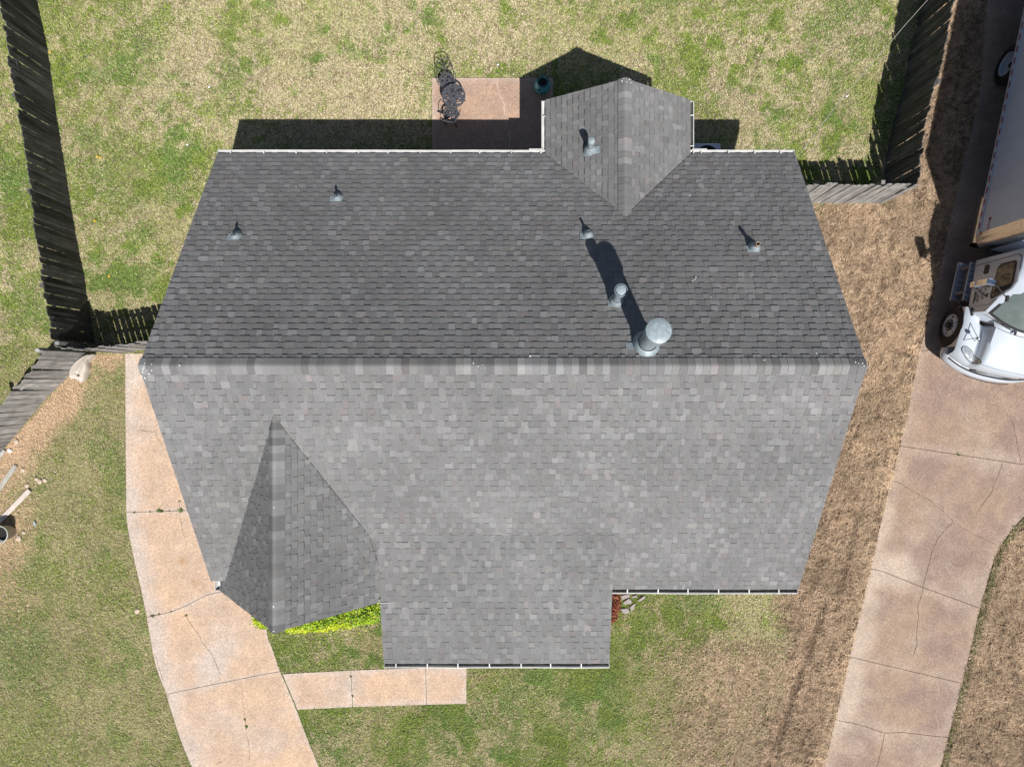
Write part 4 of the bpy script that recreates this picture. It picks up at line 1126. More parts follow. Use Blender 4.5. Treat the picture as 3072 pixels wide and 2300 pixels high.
# maker's mark near the front lower corner: red block and a row of outlined letters
mb = MB(); mb.box((-2.62, -BW - .002, 1.36), (.07, .004, .085)); T('maker_mark', mb, M_RED, cargo)
mb = MB()
for k in range(6): mb.box((-2.72 - .0 + .0 + (k + 2.4) * .055, -BW - .002, 1.36), (.030, .004, .055))
T('maker_lettering', mb, M_RED, cargo)
mb = MB(); mb.box((-2.30, -BW - .012, 1.12), (.07, .02, .04)); T('marker_lamp', mb, M_AMBER, cargo)

# chassis
mb = MB()
for s in (-1, 1): mb.box((-4.6, s * .42, .78), (11.0, .09, .26))
for x in (-9, -7, -5, -3, -1): mb.box((x, 0, .78), (.1, .8, .14))
mb.box((-5.5, 0, .93), (9, 1.9, .05)); T('chassis', mb, M_BLACK)
mb = MB(); mb.box((-.0, 0, .48), (.16, 1.9, .14)); mb.box((-6.9, 0, .5), (.22, 1.8, .2)); T('axle', mb, M_BLACK)
mb = MB(); mb.lathe([(.30, -.6), (.30, .6)], 20, Matrix.Translation((-2.75, -.86, .66)) @ Matrix.Rotation(R(90), 4, 'Y')); T('fuel_tank', mb, M_ALU, sm=40)
# wheels
def wheel(x, s, dual=False):
    w0 = empty('wheel', (x, s * (1.17 if not dual else 1.15), .50)); w0.parent = truck
    w0.rotation_euler = (R(90) if s < 0 else R(-90), 0, 0)     # local +z points outwards
    prof = [(.285, -.24), (.40, -.255), (.48, -.235), (.505, -.18), (.505, -.07), (.482, -.02), (.40, 0.0), (.30, -.012), (.285, -.03)]
    mb = MB(); mb.lathe(prof, 40)
    if dual: mb.lathe([(r_, z_ - .33) for r_, z_ in prof], 40)
    for k in range(48):
        a = 2 * math.pi * k / 48; mb.box((.507, 0, -.125), (.012, .03, .15), Matrix.Rotation(a, 4, 'Z'))
    T('tyre', mb, M_RUBBER, w0, 40)
    mb = MB()
    if dual: mb.lathe([(.30, -.005), (.285, -.012), (.275, -.13), (.20, -.19), (.13, -.20), (.13, -.11), (.0005, -.10)], 36)
    else: mb.lathe([(.302, -.004), (.292, .004), (.275, -.03), (.235, -.05), (.20, -.015), (.15, .0), (.13, .0), (.0005, .0)], 36)
    T('rim', mb, M_TRUCK, w0, 35)
    zz = -.185 if dual else .0
    mb = MB(); mb.lathe([(.085, zz - .02), (.085, zz + .08), (.06, zz + .10), (.0005, zz + .105)], 20); T('hub', mb, M_BLACK, w0, 40)
    mb = MB()
    for k in range(10):
        a = 2 * math.pi * k / 10; mb.lathe([(.021, zz - .02), (.021, zz + .035), (.0005, zz + .045)], 6, Matrix.Translation((.135 * math.cos(a), .135 * math.sin(a), 0)))
    T('lug_nut', mb, M_BLACK, w0)
    mb = MB()
    for k in range(5):
        a = 2 * math.pi * (k + .5) / 5; mb.lathe([(.027, -.012 if not dual else -.14), (.0005, -.010 if not dual else -.139)], 10, Matrix.Translation((.228 * math.cos(a), .228 * math.sin(a), -.015 if not dual else -.02)))
    T('hand_hole', mb, M_DARK, w0)
for s in (-1, 1): wheel(0.0, s); wheel(-6.95, s, True)

# cab shell: profile swept across the width
CW = 1.10
def cab_section(y):
    s = abs(y) / CW; bul = .34 * (1 - s * s); rnd = max(0, s - .80) / .20
    zt = 2.78 - .10 * rnd ** 2
    return [(-.30 + bul, 1.02), (-.26 + bul, 1.72), (-.26 + bul - .03, 1.76), (-.86 + bul * .9, 2.56 - .05 * rnd), (-1.02 + bul * .7, zt - .04), (-1.2 + bul * .3, zt), (-1.58, zt - .02), (-1.66, zt - .10), (-1.67, .92)]
ys = [-CW, -CW * .985, -CW * .95, -CW * .88, -CW * .75, -CW * .5, -CW * .25, 0, CW * .25, CW * .5, CW * .75, CW * .88, CW * .95, CW * .985, CW]
mb = MB(); secs = [[(x, y, z) for x, z in cab_section(y)] for y in ys]; k = len(secs[0])
# pull the outermost section in so that the edge is rounded
secs[0] = [(x, -CW, z) for x, z in cab_section(-CW * .985)]; secs[-1] = [(x, CW, z) for x, z in cab_section(CW * .985)]
secs[0] = [(x * .99 + -.008, -CW, (z - 1.8) * .985 + 1.79) for x, y, z in secs[0]]; secs[-1] = [(x * .99 - .008, CW, (z - 1.8) * .985 + 1.79) for x, y, z in secs[-1]]
vs = [p for sct in secs for p in sct]; fs = []
for i in range(len(ys) - 1):
    for j in range(k - 1): fs.append((i * k + j, (i + 1) * k + j, (i + 1) * k + j + 1, i * k + j + 1))
fs.append(tuple(range(k))); fs.append(tuple(len(vs) - 1 - j for j in range(k)))
fs += [(i * k, i * k + k - 1, (i + 1) * k + k - 1, (i + 1) * k) for i in range(len(ys) - 1)]
mb.add(vs, fs); cab = T('cab', mb, M_TRUCK, sm=40)
# windshield with a rubber frame
def ws_patch(y0, y1, t0, t1, off):
    vs = []; fs = []; n = 12
    for i in range(n + 1):
        y = y0 + (y1 - y0) * i / n; sec = cab_section(y); a, b = Vector((sec[2][0], sec[2][1])), Vector((sec[3][0], sec[3][1]))
        for t in (t0, (t0 + t1) / 2, t1):
            q = a.lerp(b, t); vs.append((q.x + off, y * (1 - .06 * t), q.y + off * .6))
    for i in range(n):
        for j in range(2): fs.append((i * 3 + j, (i + 1) * 3 + j, (i + 1) * 3 + j + 1, i * 3 + j + 1))
    return vs, fs
mb = MB(); mb.add(*ws_patch(-1.035, 1.035, -.03, 1.03, .010)); T('windshield_seal', mb, M_BLACK, cab, 60)
mb = MB(); mb.add(*ws_patch(-.985, .985, .05, .95, .018)); T('windshield', mb, M_WSHIELD, cab, 60)
# doors
for s in (-1, 1):
    yy = s * (CW + .012)
    def side(poly, d=0.0, th=.024):
        mb = MB(); P = [(x, z) for x, z in poly]; n = len(P)
        vs = [(x, s * (CW - .01), z) for x, z in P] + [(x, s * (CW + d + th - .012), z) for x, z in P]
        f = [tuple(range(n)), tuple(range(2 * n - 1, n - 1, -1))] + [(i, n + i, n + (i + 1) % n, (i + 1) % n) for i in range(n)]
        if s > 0: f = [tuple(reversed(q)) for q in f]
        mb.add(vs, f); return mb
    door_poly = [(-1.50, .98), (-.66, 1.02), (-.45, 1.24), (-.42, 1.74), (-.72, 2.50), (-.86, 2.64), (-1.44, 2.62), (-1.52, 2.50)]
    seam = [(x * 1.012 + .012 * (1 if x > -1 else -1) - .0, z + (.014 if z > 1.8 else -.014)) for x, z in door_poly]
    T('door_seam', side(seam, .0, .014), M_GREYPL, cab)
    door = T('door', side(door_poly, .004, .02), M_TRUCK, cab)
    wp = [(-1.40, 1.96), (-1.30, 1.86), (-.62, 1.80), (-.54, 1.86), (-.60, 2.04), (-.76, 2.46), (-.86, 2.54), (-1.34, 2.52), (-1.40, 2.46)]
    T('window_seal', side(wp, .012, .02), M_BLACK, cab)
    cx, cz = -1.0, 2.16
    T('side_window', side([(cx + (x - cx) * .88, cz + (z - cz) * .86) for x, z in wp], .018, .02), M_GLASS, cab)
    mb = MB(); mb.box((-.74, s * (CW + .028), 2.14), (.022, .006, .62), Matrix.Identity(4)); T('window_bar', mb, M_BLACK, cab)
    T('door_handle', side([(-1.46, 1.36), (-1.26, 1.34), (-1.22, 1.42), (-1.24, 1.54), (-1.42, 1.54), (-1.47, 1.46)], .012, .02), M_BLACK, cab)
    if s < 0:
        # lettering on the door: emblem, rows of small letters, dark strip
        T('door_emblem', side([(-.72, 1.70), (-.60, 1.70), (-.64, 1.60), (-.67, 1.55)][::-1], .012, .018), M_DECAL, cab)
        mb = MB()
        for (z, x0, n, w_) in ((1.585, -.93, 5, .024), (1.535, -.93, 13, .024), (1.475, -.73, 5, .024), (1.42, -.90, 6, .028), (1.36, -.88, 12, .024), (1.305, -.86, 11, .022), (1.25, -.84, 9, .022)):
            for k2 in range(n):
                if random.random() < .12: continue
                hh = random.choice((.022, .028, .032)); mb.box((x0 + k2 * w_ * 1.35, -(CW + .0215), z), (w_ * random.uniform(.5, .9), .003, hh))
        T('door_lettering', mb, M_DECAL, cab)
        mb = MB(); mb.box((-.66, -(CW + .0215), 1.20), (.30, .003, .04)); T('door_strip', mb, M_DECAL, cab)
    # steps
    for (z, y0, y1, x0, x1) in ((.40, .98, 1.25, -1.68, -.66), (.80, .96, 1.165, -1.64, -.62)):
        mb = MB(); mb.box(((x0 + x1) / 2, s * (y0 + y1) / 2, z), (x1 - x0, y1 - y0, .045)); o = T('step', mb, M_STEP); bevel(o, .008)
        mb = MB()
        for k2 in range(7):
            for j2 in range(2): mb.box((x0 + .09 + k2 * (x1 - x0 - .18) / 6, s * (y0 + .07 + j2 * .08), z + .027), (.05, .03, .012))
        T('tread', mb, M_GREYPL, o)
    mb = MB(); mb.box((-1.15, s * 1.0, .60), (.96, .06, .42)); mb.box((-1.5, s * 1.1, .6), (.06, .16, .4)); mb.box((-.85, s * 1.1, .6), (.06, .16, .4)); T('step_bracket', mb, M_GREYPL)
    # mirror: arms and chrome head
    mir = empty('mirror', (-.80, s * 1.42, 1.95)); mir.parent = truck
    mb = MB(); mb.tube([(.30, -s * .32, .45), (.05, -s * .04, .42), (.0, 0, .36), (.0, 0, -.42), (.10, -s * .30, -.40)], .013, 8); T('mirror_arm', mb, M_BLACK, mir)
    mb = MB(); mb.box((-.04, s * .02, .12), (.16, .23, .42)); o = T('mirror_head', mb, M_CHROME, mir); bevel(o, .03, 3)
    mb = MB(); mb.box((-.04, s * .02, -.24), (.15, .21, .22)); o = T('spot_mirror', mb, M_CHROME, mir); bevel(o, .03, 3)
    mb = MB(); mb.box((.305, -s * .33, .45), (.14, .05, .07)); T('mirror_mount', mb, M_BLACK, mir)

# bonnet and wings as one swept surface over (x, y)
def front_x(y): s = min(1.0, abs(y) / 1.22); return 1.10 - .30 * s ** 2.6
def back_x(y): s = min(1.0, abs(y) / 1.22); return (-.30 + .34 * (1 - (abs(y) / 1.1) ** 2)) + .10 if abs(y) < .86 else -.42
def hood_z(t, y):
    a = abs(y)
    hood = 1.66 - .20 * t - .10 * t ** 3 - .10 * (a / .66) ** 2 if a < .9 else 0
    wing = 1.20 - .22 * max(0, t - .35) ** 1.3 - 2.6 * max(0, a - 1.02) ** 2 - .35 * max(0, .90 - a) - .10 * max(0, .15 - t)
    m = min(1, max(0, (a - .67) / .10)); m = m * m * (3 - 2 * m)
    z = hood * (1 - m) + wing * m
    e = max(0, t - .90) / .10
    z -= .26 * e ** 2.2
    return z
yl = [-1.215, -1.19, -1.14, -1.06, -.97, -.90, -.84, -.79, -.74, -.70, -.66, -.6, -.5, -.35, -.18, 0]; yl = yl + [-y for y in yl[-2::-1]]
tl = [0, .06, .14, .24, .36, .48, .6, .72, .82, .9, .95, .98, 1.0]
mb = MB(); vs = []
for y in yl:
    x0, x1 = back_x(y), front_x(y)
    for t in tl: vs.append((x0 + (x1 - x0) * t, y, hood_z(t, y)))
m = len(tl); fs = []
for i in range(len(yl) - 1):
    for j in range(m - 1): fs.append((i * m + j, i * m + j + 1, (i + 1) * m + j + 1, (i + 1) * m + j))
b0 = len(vs)
# front skirt
for i, y in enumerate(yl): vs.append((front_x(y) - .02, y, .72))
for i in range(len(yl) - 1): fs.append((i * m + m - 1, b0 + i, b0 + i + 1, (i + 1) * m + m - 1))
mb.add(vs, fs)
hood = T('bonnet', mb, M_TRUCK, sm=45)
for s in (-1, 1):       # wing sides with the wheel arch
    y = s * 1.215; top = []; n = 16
    arch = [(.60 * math.cos(math.pi * i / n), .50 + .60 * math.sin(math.pi * i / n)) for i in range(n + 1)]
    up = [(back_x(y) + (front_x(y) - back_x(y)) * i / n, hood_z(i / n, y)) for i in range(n, -1, -1)]
    vs = []; fs = []
    x_lo = back_x(y); x_hi = front_x(y)
    for i in range(n + 1):
        ax, az = arch[i]; ux = min(x_hi, max(x_lo, ax)); tt = (ux - x_lo) / (x_hi - x_lo)
        vs += [(min(x_hi, max(x_lo - .02, ax)), y, max(az, .62) if i not in (0, n) else .62), (ux, y, hood_z(tt, y) - .002)]
    vs += [(x_hi, y, .62), (x_hi, y, hood_z(1, y))]
    for i in range(n): fs.append((2 * i, 2 * i + 1, 2 * i + 3, 2 * i + 2))
    mb = MB(); mb.add(vs, fs); T('wing', mb, M_TRUCK, sm=40)
    mb = MB()       # arch lip and inner liner
    mb.tube([(x, s * 1.205, z) for x, z in arch if z > .62], .018, 6); T('arch_lip', mb, M_BLACK)
    mb = MB(); lv = []; lf = []
    for i in range(n + 1): lv += [(arch[i][0], s * 1.2, arch[i][1]), (arch[i][0], s * .82, arch[i][1])]
    for i in range(n): lf.append((2 * i, 2 * i + 1, 2 * i + 3, 2 * i + 2))
    mb.add(lv, lf); T('arch_liner', mb, M_BLACK)
    # headlight: lens lying on the wing
    lv = []; k = 18
    for ring in (1.0, .72, .4):
        for i in range(k):
            a = 2 * math.pi * i / k; p, q = .27 * math.cos(a) * ring, .085 * math.sin(a) * ring * (1.15 - .25 * math.cos(a))
            yy = .885 - p * .76 + q * .65; xx = .765 + p * .65 + q * .76; x0, x1 = back_x(yy), front_x(yy)
            t = min(.985, (xx - x0) / (x1 - x0)); lv.append((xx, s * yy, hood_z(t, yy) + .012 + .02 * (1 - ring)))
    lf = [(a_ * k + i, a_ * k + (i + 1) % k, (a_ + 1) * k + (i + 1) % k, (a_ + 1) * k + i) for a_ in (0, 1) for i in range(k)] + [tuple(2 * k + i for i in range(k))]
    if s > 0: lf = [tuple(reversed(f)) for f in lf]
    mb = MB(); mb.add(lv, lf); T('headlight', mb, M_LENS, sm=60)
    ring_pts = [Vector(lv[i]) for i in range(k)] + [Vector(lv[0])]
    mb = MB(); mb.tube(ring_pts, .010, 6); T('headlight_seal', mb, M_GREYPL)
    # bonnet latch, wing mirror on thin rods
    def onhood(x, y): return Vector((x, s * y, hood_z(min(1, max(0, (x - back_x(y)) / (front_x(y) - back_x(y)))), y)))
    mb = MB(); c = onhood(-.30, 1.10); mb.box((0, 0, 0), (.20, .05, .05), Matrix.Translation(c + Vector((0, 0, .02))) @ Matrix.Rotation(s * R(-15), 4, 'Z')); o = T('bonnet_latch', mb, M_BLACK); bevel(o, .01)
    a1, a2, a3 = onhood(-.02, 1.08), onhood(.42, 1.12), onhood(.40, .86); hd = onhood(.36, .99) + Vector((.0, 0, .30))
    mb = MB(); mb.tube([a1, hd], .008, 6); mb.tube([a2, hd], .008, 6); mb.tube([a3, hd], .008, 6); wm = T('wing_mirror', mb, M_GREYPL)
    mb = MB(); mb.lathe([(.055, 0), (.05, .03), (.03, .05), (.0005, .055)], 18, Matrix.Translation(hd) @ Matrix.Rotation(R(80), 4, 'Y')); T('mirror_dish', mb, M_CHROME, wm, 40)
# bonnet shut line, cowl vents, wiper, badge
mb = MB(); mb.tube([(back_x(y) + .02, y, hood_z(0.015, y) + .004) for y in [(-.84 + 1.68 * i / 24) for i in range(25)]], .009, 6); T('shut_line', mb, M_GREYPL)
for s in (-1, 1):
    for k2, yy in enumerate((.78, .63, .48)):
        xx = back_x(yy) - .055; c = Vector((xx, s * yy, 1.725)); d = math.atan(-2 * .34 * yy / 1.21)
        mb = MB(); mb.box((0, 0, 0), (.062, .11, .012), Matrix.Translation(c) @ Matrix.Rotation(-s * d, 4, 'Z'))
        o = T('cowl_vent', mb, M_GREYPL)
        mb = MB()
        for j in range(3): mb.box((-.018 + j * .018, 0, .009), (.006, .10, .006), Matrix.Translation(c) @ Matrix.Rotation(-s * d, 4, 'Z'))
        T('vent_slat', mb, M_BLACK, o)
mb = MB(); vs_ = []
cw = [(cab_section(y)[1][0] , y) for y in (-.9, -.7, -.5, -.25, 0, .25, .5, .7, .9)]
mb.add([(x - .04, y, 1.715) for x, y in cw] + [(back_x(y) + .01, y, 1.66 - .10 * (abs(y) / .66) ** 2 if abs(y) < .8 else 1.52) for x, y in cw], [(i, 9 + i, 10 + i, i + 1) for i in range(8)]); T('cowl', mb, M_TRUCK, sm=60)
for yy in (-.30, .42):
    x = cab_section(yy)[1][0]; mb = MB(); mb.box((x + .06, yy, 1.75), (.10, .05, .03)); mb.tube([(x + .06, yy, 1.765), (x - .02, yy - .28, 1.83), (x - .10, yy - .62, 1.86)], .010, 6); T('wiper', mb, M_BLACK)
mb = MB(); mb.box((.80, -.22, hood_z(.86, .22) + .012), (.05, .14, .015), None); T('bonnet_badge', mb, M_GREYPL)
for y0 in (-.62, .62):
    pass
mb = MB(); mb.tube([(front_x(y) - .085, y, hood_z(.925, y) + .006) for y in [(-.64 + 1.28 * i / 16) for i in range(17)]], .007, 6); T('grille_line', mb, M_GREYPL)
mb = MB(); mb.box((1.06, 0, .84), (.05, 1.1, .26)); T('grille', mb, M_GREYPL)
# bumper
path = [(front_x(y) + .06 + .03 * (1 - abs(y) / 1.2), y) for y in [(-1.2 + 2.4 * i / 24) for i in range(25)]]
path = [(.62, -1.225), (.72, -1.235)] + path + [(.72, 1.235), (.62, 1.225)]
vs = []; fs = []
prof = [(-.13, .44), (0.0, .42), (.03, .47), (.03, .62), (-.02, .70), (-.14, .72)]
for i, (x, y) in enumerate(path):
    p0 = Vector(path[max(0, i - 1)]); p1 = Vector(path[min(len(path) - 1, i + 1)]); d = (p1 - p0).normalized(); nn = Vector((d.y, -d.x))
    for (o_, z) in prof: vs.append((x + nn.x * o_, y + nn.y * o_, z))
k = len(prof)
for i in range(len(path) - 1):
    for j in range(k): fs.append((i * k + j, (i + 1) * k + j, (i + 1) * k + (j + 1) % k, i * k + (j + 1) % k))
fs += [tuple(range(k)), tuple(len(vs) - 1 - j for j in range(k))]
mb = MB(); mb.add(vs, fs); bump = T('bumper', mb, M_TRUCK, sm=45)
mb = MB(); mb.tube([(front_x(y) + .03, y, .725) for y in [(-1.15 + 2.3 * i / 24) for i in range(25)]], .022, 6); T('bumper_gap', mb, M_BLACK, bump)
mb = MB(); mb.tube([(front_x(y) + .125 + .03 * (1 - abs(y) / 1.2), y, .56) for y in [(-.6 + 1.2 * i / 24) for i in range(25)]], .010, 6); T('bumper_line', mb, M_BLACK, bump)

# ------------------------------------------------------------------ cast iron bistro set
def fret_disc(r0, r1, z, th, seg, rows, seed, keep=.62):
    """pierced casting: a ring grid with openings, real thickness"""
    rs = random.Random(seed); mb = MB()
    rr = [r0 + (r1 - r0) * i / rows for i in range(rows + 1)]
    for i in range(rows):
        for k in range(seg):
            solid = i in (0, rows - 1) or rs.random() < keep
            if not solid: continue
            a0, a1 = 2 * math.pi * k / seg, 2 * math.pi * (k + 1) / seg
            pts = [(rr[i] * math.cos(a0), rr[i] * math.sin(a0)), (rr[i + 1] * math.cos(a0), rr[i + 1] * math.sin(a0)), (rr[i + 1] * math.cos(a1), rr[i + 1] * math.sin(a1)), (rr[i] * math.cos(a1), rr[i] * math.sin(a1))]
            mb.prism(pts, z - th, z + rs.uniform(-.001, .002))
    return mb
tb = at(1361, 288, .70); table = empty('bistro_table', (tb.x, tb.y, .028)); tag(table, 'small round black cast iron table with pierced top on the patio', 'table')
fret_disc(.045, .295, .68, .012, 40, 7, 3, .66).build('table_top', M_IRON, table)
mb = MB(); mb.lathe([(.045, .668), (.06, .682), (.035, .684), (.034, .66)], 20); mb.lathe([(.285, .655), (.305, .668), (.305, .682), (.292, .684)], 40); o = mb.build('table_rim', M_IRON, table); sharp(o, 40)
mb = MB(); mb.lathe([(.03, .12), (.022, .3), (.032, .45), (.02, .6), (.05, .66)], 14); o = mb.build('pedestal', M_IRON, table); sharp(o, 60)
for k in range(3):
    a = 2 * math.pi * k / 3 + .5; c, s_ = math.cos(a), math.sin(a)
    mb = MB(); mb.tube([(.02 * c, .02 * s_, .22), (.10 * c, .10 * s_, .20), (.20 * c, .20 * s_, .10), (.27 * c, .27 * s_, .015), (.30 * c, .30 * s_, .012)], .014, 8); mb.build('leg', M_IRON, table)
def bistro_chair(x, y, rz, label, seed):
    ch = empty('bistro_chair', (x, y, .028), rz); tag(ch, label, 'chair', 'cast iron bistro chairs')
    fret_disc(.03, .195, .44, .012, 26, 5, seed, .62).build('seat', M_IRON, ch)
    mb = MB(); mb.lathe([(.19, .40), (.205, .42), (.205, .445), (.19, .447)], 32); o = mb.build('seat_rim', M_IRON, ch); sharp(o, 40)
    for k in range(4):
        a = math.pi / 4 + k * math.pi / 2; c, s_ = math.cos(a), math.sin(a)
        mb = MB(); mb.tube([(.16 * c, .16 * s_, .42), (.20 * c, .20 * s_, .30), (.17 * c, .17 * s_, .15), (.235 * c, .235 * s_, .012)], [.017, .013, .012, .014], 8); mb.build('leg', M_IRON, ch)
    # back: scalloped oval frame with leaf shaped piercings, leaning back (towards -x)
    def bp(u, v): return Vector((-.17 - .20 * v, u, .46 + .42 * v))
    mb = MB(); ring = []
    for k in range(33):
        a = 2 * math.pi * k / 32; q = 1 + .06 * math.cos(5 * a); ring.append(bp(.20 * q * math.sin(a), .52 - .52 * q * math.cos(a)))
    mb.tube(ring, .013, 7)
    rs = random.Random(seed)
    for (u0, v0, u1, v1) in ((0, .0, 0, .95), (0, .2, .14, .5), (0, .2, -.14, .5), (0, .5, .13, .82), (0, .5, -.13, .82), (-.18, .45, .18, .45)):
        mb.tube([bp(u0, v0), bp((u0 + u1) / 2 + .015, (v0 + v1) / 2), bp(u1, v1)], [.008, .013, .007], 6)
    for (u, v) in ((.07, .35), (-.07, .35), (.08, .66), (-.08, .66), (0, .8), (.12, .5), (-.12, .5)):
        p = bp(u, v); mb.lathe([(.0005, .008), (.038, 0), (.0005, -.008)], 8, Matrix.Translation(p) @ Matrix.Rotation(R(-65), 4, 'Y') @ Matrix.Diagonal((1.3, .7, 1, 1)))
    mb.build('backrest', M_IRON, ch)
    for s in (-1, 1):
        mb = MB(); mb.tube([bp(s * .19, .35), Vector((-.05, s * .25, .62)), Vector((.10, s * .24, .60)), Vector((.13, s * .19, .44))], .010, 7); mb.build('armrest', M_IRON, ch)
c1 = at(1341, 243, .44); bistro_chair(c1.x, c1.y, R(-80), 'black cast iron chair behind the table at the lawn edge', 21)
c2 = at(1353, 342, .44); bistro_chair(c2.x, c2.y, R(75), 'black cast iron chair standing half in the house shadow', 22)

# ------------------------------------------------------------------ teal glazed jar
def jar_mat():
    m, N, L, B = new_mat('teal_glaze'); B.inputs['Roughness'].default_value = .15
    tc = N.new('ShaderNodeTexCoord'); nz = N.new('ShaderNodeTexNoise'); nz.inputs['Scale'].default_value = 9; nz.inputs['Detail'].default_value = 4
    cr = N.new('ShaderNodeValToRGB'); e = cr.color_ramp.elements; e[0].position = .36; e[0].color = (.01, .04, .05, 1); e[1].position = .42; e[1].color = (.06, .46, .50, 1)
    x = e.new(.7); x.color = (.20, .62, .60, 1)
    L.new(tc.outputs['Object'], nz.inputs['Vector']); L.new(nz.outputs['Fac'], cr.inputs[0]); L.new(cr.outputs[0], B.inputs['Base Color']); return m
jb = at(1627, 262, .2); jar = empty('garden_jar', (jb.x, jb.y, .028)); tag(jar, 'teal glazed garden jar with dark mouth beside the rear gable', 'jar')
mb = MB(); mb.lathe([(.0005, .0), (.14, .0), (.16, .03), (.205, .16), (.212, .26), (.19, .38), (.145, .46), (.128, .50), (.15, .53), (.155, .545), (.14, .55), (.115, .52), (.12, .44), (.15, .30), (.0005, .28)], 36); o = mb.build('jar_body', jar_mat(), jar, True)
mb = MB(); mb.disc(.118, .47, 30); mb.build('jar_mouth', M_DARK, jar)
mb = MB(); mb.lathe([(.150, .53), (.158, .545), (.142, .556), (.128, .54)], 36); mb.build('jar_rim', plain('dark_glaze', (.01, .03, .06), .2), jar, True)

# ------------------------------------------------------------------ air conditioner behind the rear right eave
ac = empty('air_conditioner', (4.83, 5.80, 0)); tag(ac, 'grey air conditioning unit with round fan grille at the rear wall', 'air conditioner')
mb = MB(); mb.box((0, 0, .03), (.86, .86, .06)); mb.build('pad', M_PATIO, ac)
mb = MB(); mb.box((0, 0, .44), (.70, .70, .76)); o = mb.build('casing', M_ACGREY, ac); bevel(o, .03, 3)
mb = MB()
for k in range(14):
    for s in (-1, 1): mb.box((0, s * .352, .14 + k * .048), (.6, .012, .016)); mb.box((s * .352, 0, .14 + k * .048), (.012, .6, .016))
mb.build('louvre', M_GREYPL, ac)
mb = MB(); mb.disc(.29, .8215, 36); mb.build('fan_opening', M_DARK, ac)
mb = MB()
for r_ in (.06, .12, .18, .24, .29): mb.lathe([(r_ - .004, .828), (r_ + .004, .832), (r_ + .004, .826)], 36)
for k in range(12): mb.box((.145, 0, .829), (.29, .006, .006), Matrix.Rotation(2 * math.pi * k / 12, 4, 'Z'))
mb.build('fan_grille', M_BLACK, ac)

# ------------------------------------------------------------------ overhead cable and its house end
mb = MB(); pts = []
for (px, py, z) in ((2383, 477, 2.62), (2394, 468, 2.66), (2402, 459, 2.75), (2442, 406, 3.0), (2504, 323, 3.35), (2580, 232, 3.8), (2656, 145, 4.2), (2720, 70, 4.6), (2783, 0, 5.0), (2900, -130, 5.6)): pts.append(at(px, py, z))
mb.tube(pts, .006, 6); o = mb.build('cable', M_CABLE); tag(o, 'thin overhead cable leaving the rear right roof corner', 'cable')

# ------------------------------------------------------------------ shrubs
def leaf_mass(n, sample, size, cols, up=0.7):
    V = []; F = []; C = []
    for i in range(n):
        p, nrm, c = sample()
        nrm = (Vector(nrm) * up + Vector((random.gauss(0, .6), random.gauss(0, .6), random.gauss(.2, .5)))).normalized()
        a = random.uniform(0, 6.28); t = nrm.orthogonal().normalized(); b = nrm.cross(t); d = t * math.cos(a) + b * math.sin(a); e = nrm.cross(d)
        l = size * random.uniform(.6, 1.25); w_ = l * .32; k = len(V)
        V += [p, p + d * l * .5 + e * w_ + nrm * l * .08, p + d * l, p + d * l * .5 - e * w_ + nrm * l * .08]
        F.append((k, k + 1, k + 2, k + 3)); C.append(c)
    mb = MB(); mb.v = [tuple(v) for v in V]; mb.f = F; mb.c = C
    return mb
def hedge(name, label, cat, px_poly, ztop, n, size, cols, zbase=0.02, bright=None):
    """clipped shrub filling an outline on the ground (pixels at mid height)"""
    poly = [tuple(at(a, b, ztop * .75)[:2]) for a, b in px_poly]; xs = [p[0] for p in poly]; ysx = [p[1] for p in poly]
    cx, cy = sum(xs) / len(xs), sum(ysx) / len(ysx)
    root = empty(name, (cx, cy, 0)); tag(root, label, cat)
    def sample():
        while True:
            x, y = random.uniform(min(xs) - .05, max(xs) + .05), random.uniform(min(ysx) - .05, max(ysx) + .05)
            if in_poly(np.array([x]), np.array([y]), poly)[0] or random.random() < .04: break
        ed = min(abs((poly[(i + 1) % len(poly)][0] - poly[i][0]) * (poly[i][1] - y) - (poly[i][0] - x) * (poly[(i + 1) % len(poly)][1] - poly[i][1])) / max(.01, math.hypot(poly[(i + 1) % len(poly)][0] - poly[i][0], poly[(i + 1) % len(poly)][1] - poly[i][1])) for i in range(len(poly)))
        top = ztop * (1 - .45 * max(0, 1 - ed / .22) ** 2) + .05 * math.sin(x * 9) * math.sin(y * 11)
        z = top - abs(random.gauss(0, .10)) if random.random() < .75 else random.uniform(.05, top)
        c = bright(x, y, z / ztop) if bright else random.choice(cols)
        v = random.uniform(.75, 1.2)
        return Vector((x - cx, y - cy, z)), (0, 0, 1), tuple(q * v for q in c)
    leaf_mass(n, sample, size, cols).build('foliage', M_LEAF, root)
    mb = MB()
    for k in range(max(3, int((max(xs) - min(xs)) / .3))):
        x = random.uniform(min(xs) + .08, max(xs) - .08); y = cy + random.uniform(-.05, .05)
        mb.tube([(x - cx, y - cy, -.05), (x - cx + random.uniform(-.05, .05), y - cy, ztop * .5), (x - cx + random.uniform(-.12, .12), y - cy + random.uniform(-.1, .1), ztop * .9)], [.016, .011, .005], 6)
    mb.build('stem', M_BARK, root)
    return root
YG = [(.46, .56, .015), (.56, .60, .025), (.34, .48, .015), (.22, .38, .012), (.11, .23, .012)]
def hb(x, y, h):
    fr = random.random(); low = at(1000, 1875, .4).y
    if y < low + .10 * math.sin(x * 5) - .0: return random.choice(YG[:2]) if fr < .8 else YG[2]
    return YG[0] if fr < .14 else YG[2] if fr < .40 else YG[3] if fr < .75 else YG[4]
hedge('hedge', 'yellow green clipped hedge under the eave beside the low front roof', 'hedge', [(830, 1895), (870, 1903), (960, 1900), (1060, 1885), (1140, 1870), (1160, 1800), (1160, 1740), (900, 1740), (815, 1800)], .62, 9000, .062, YG, bright=hb)
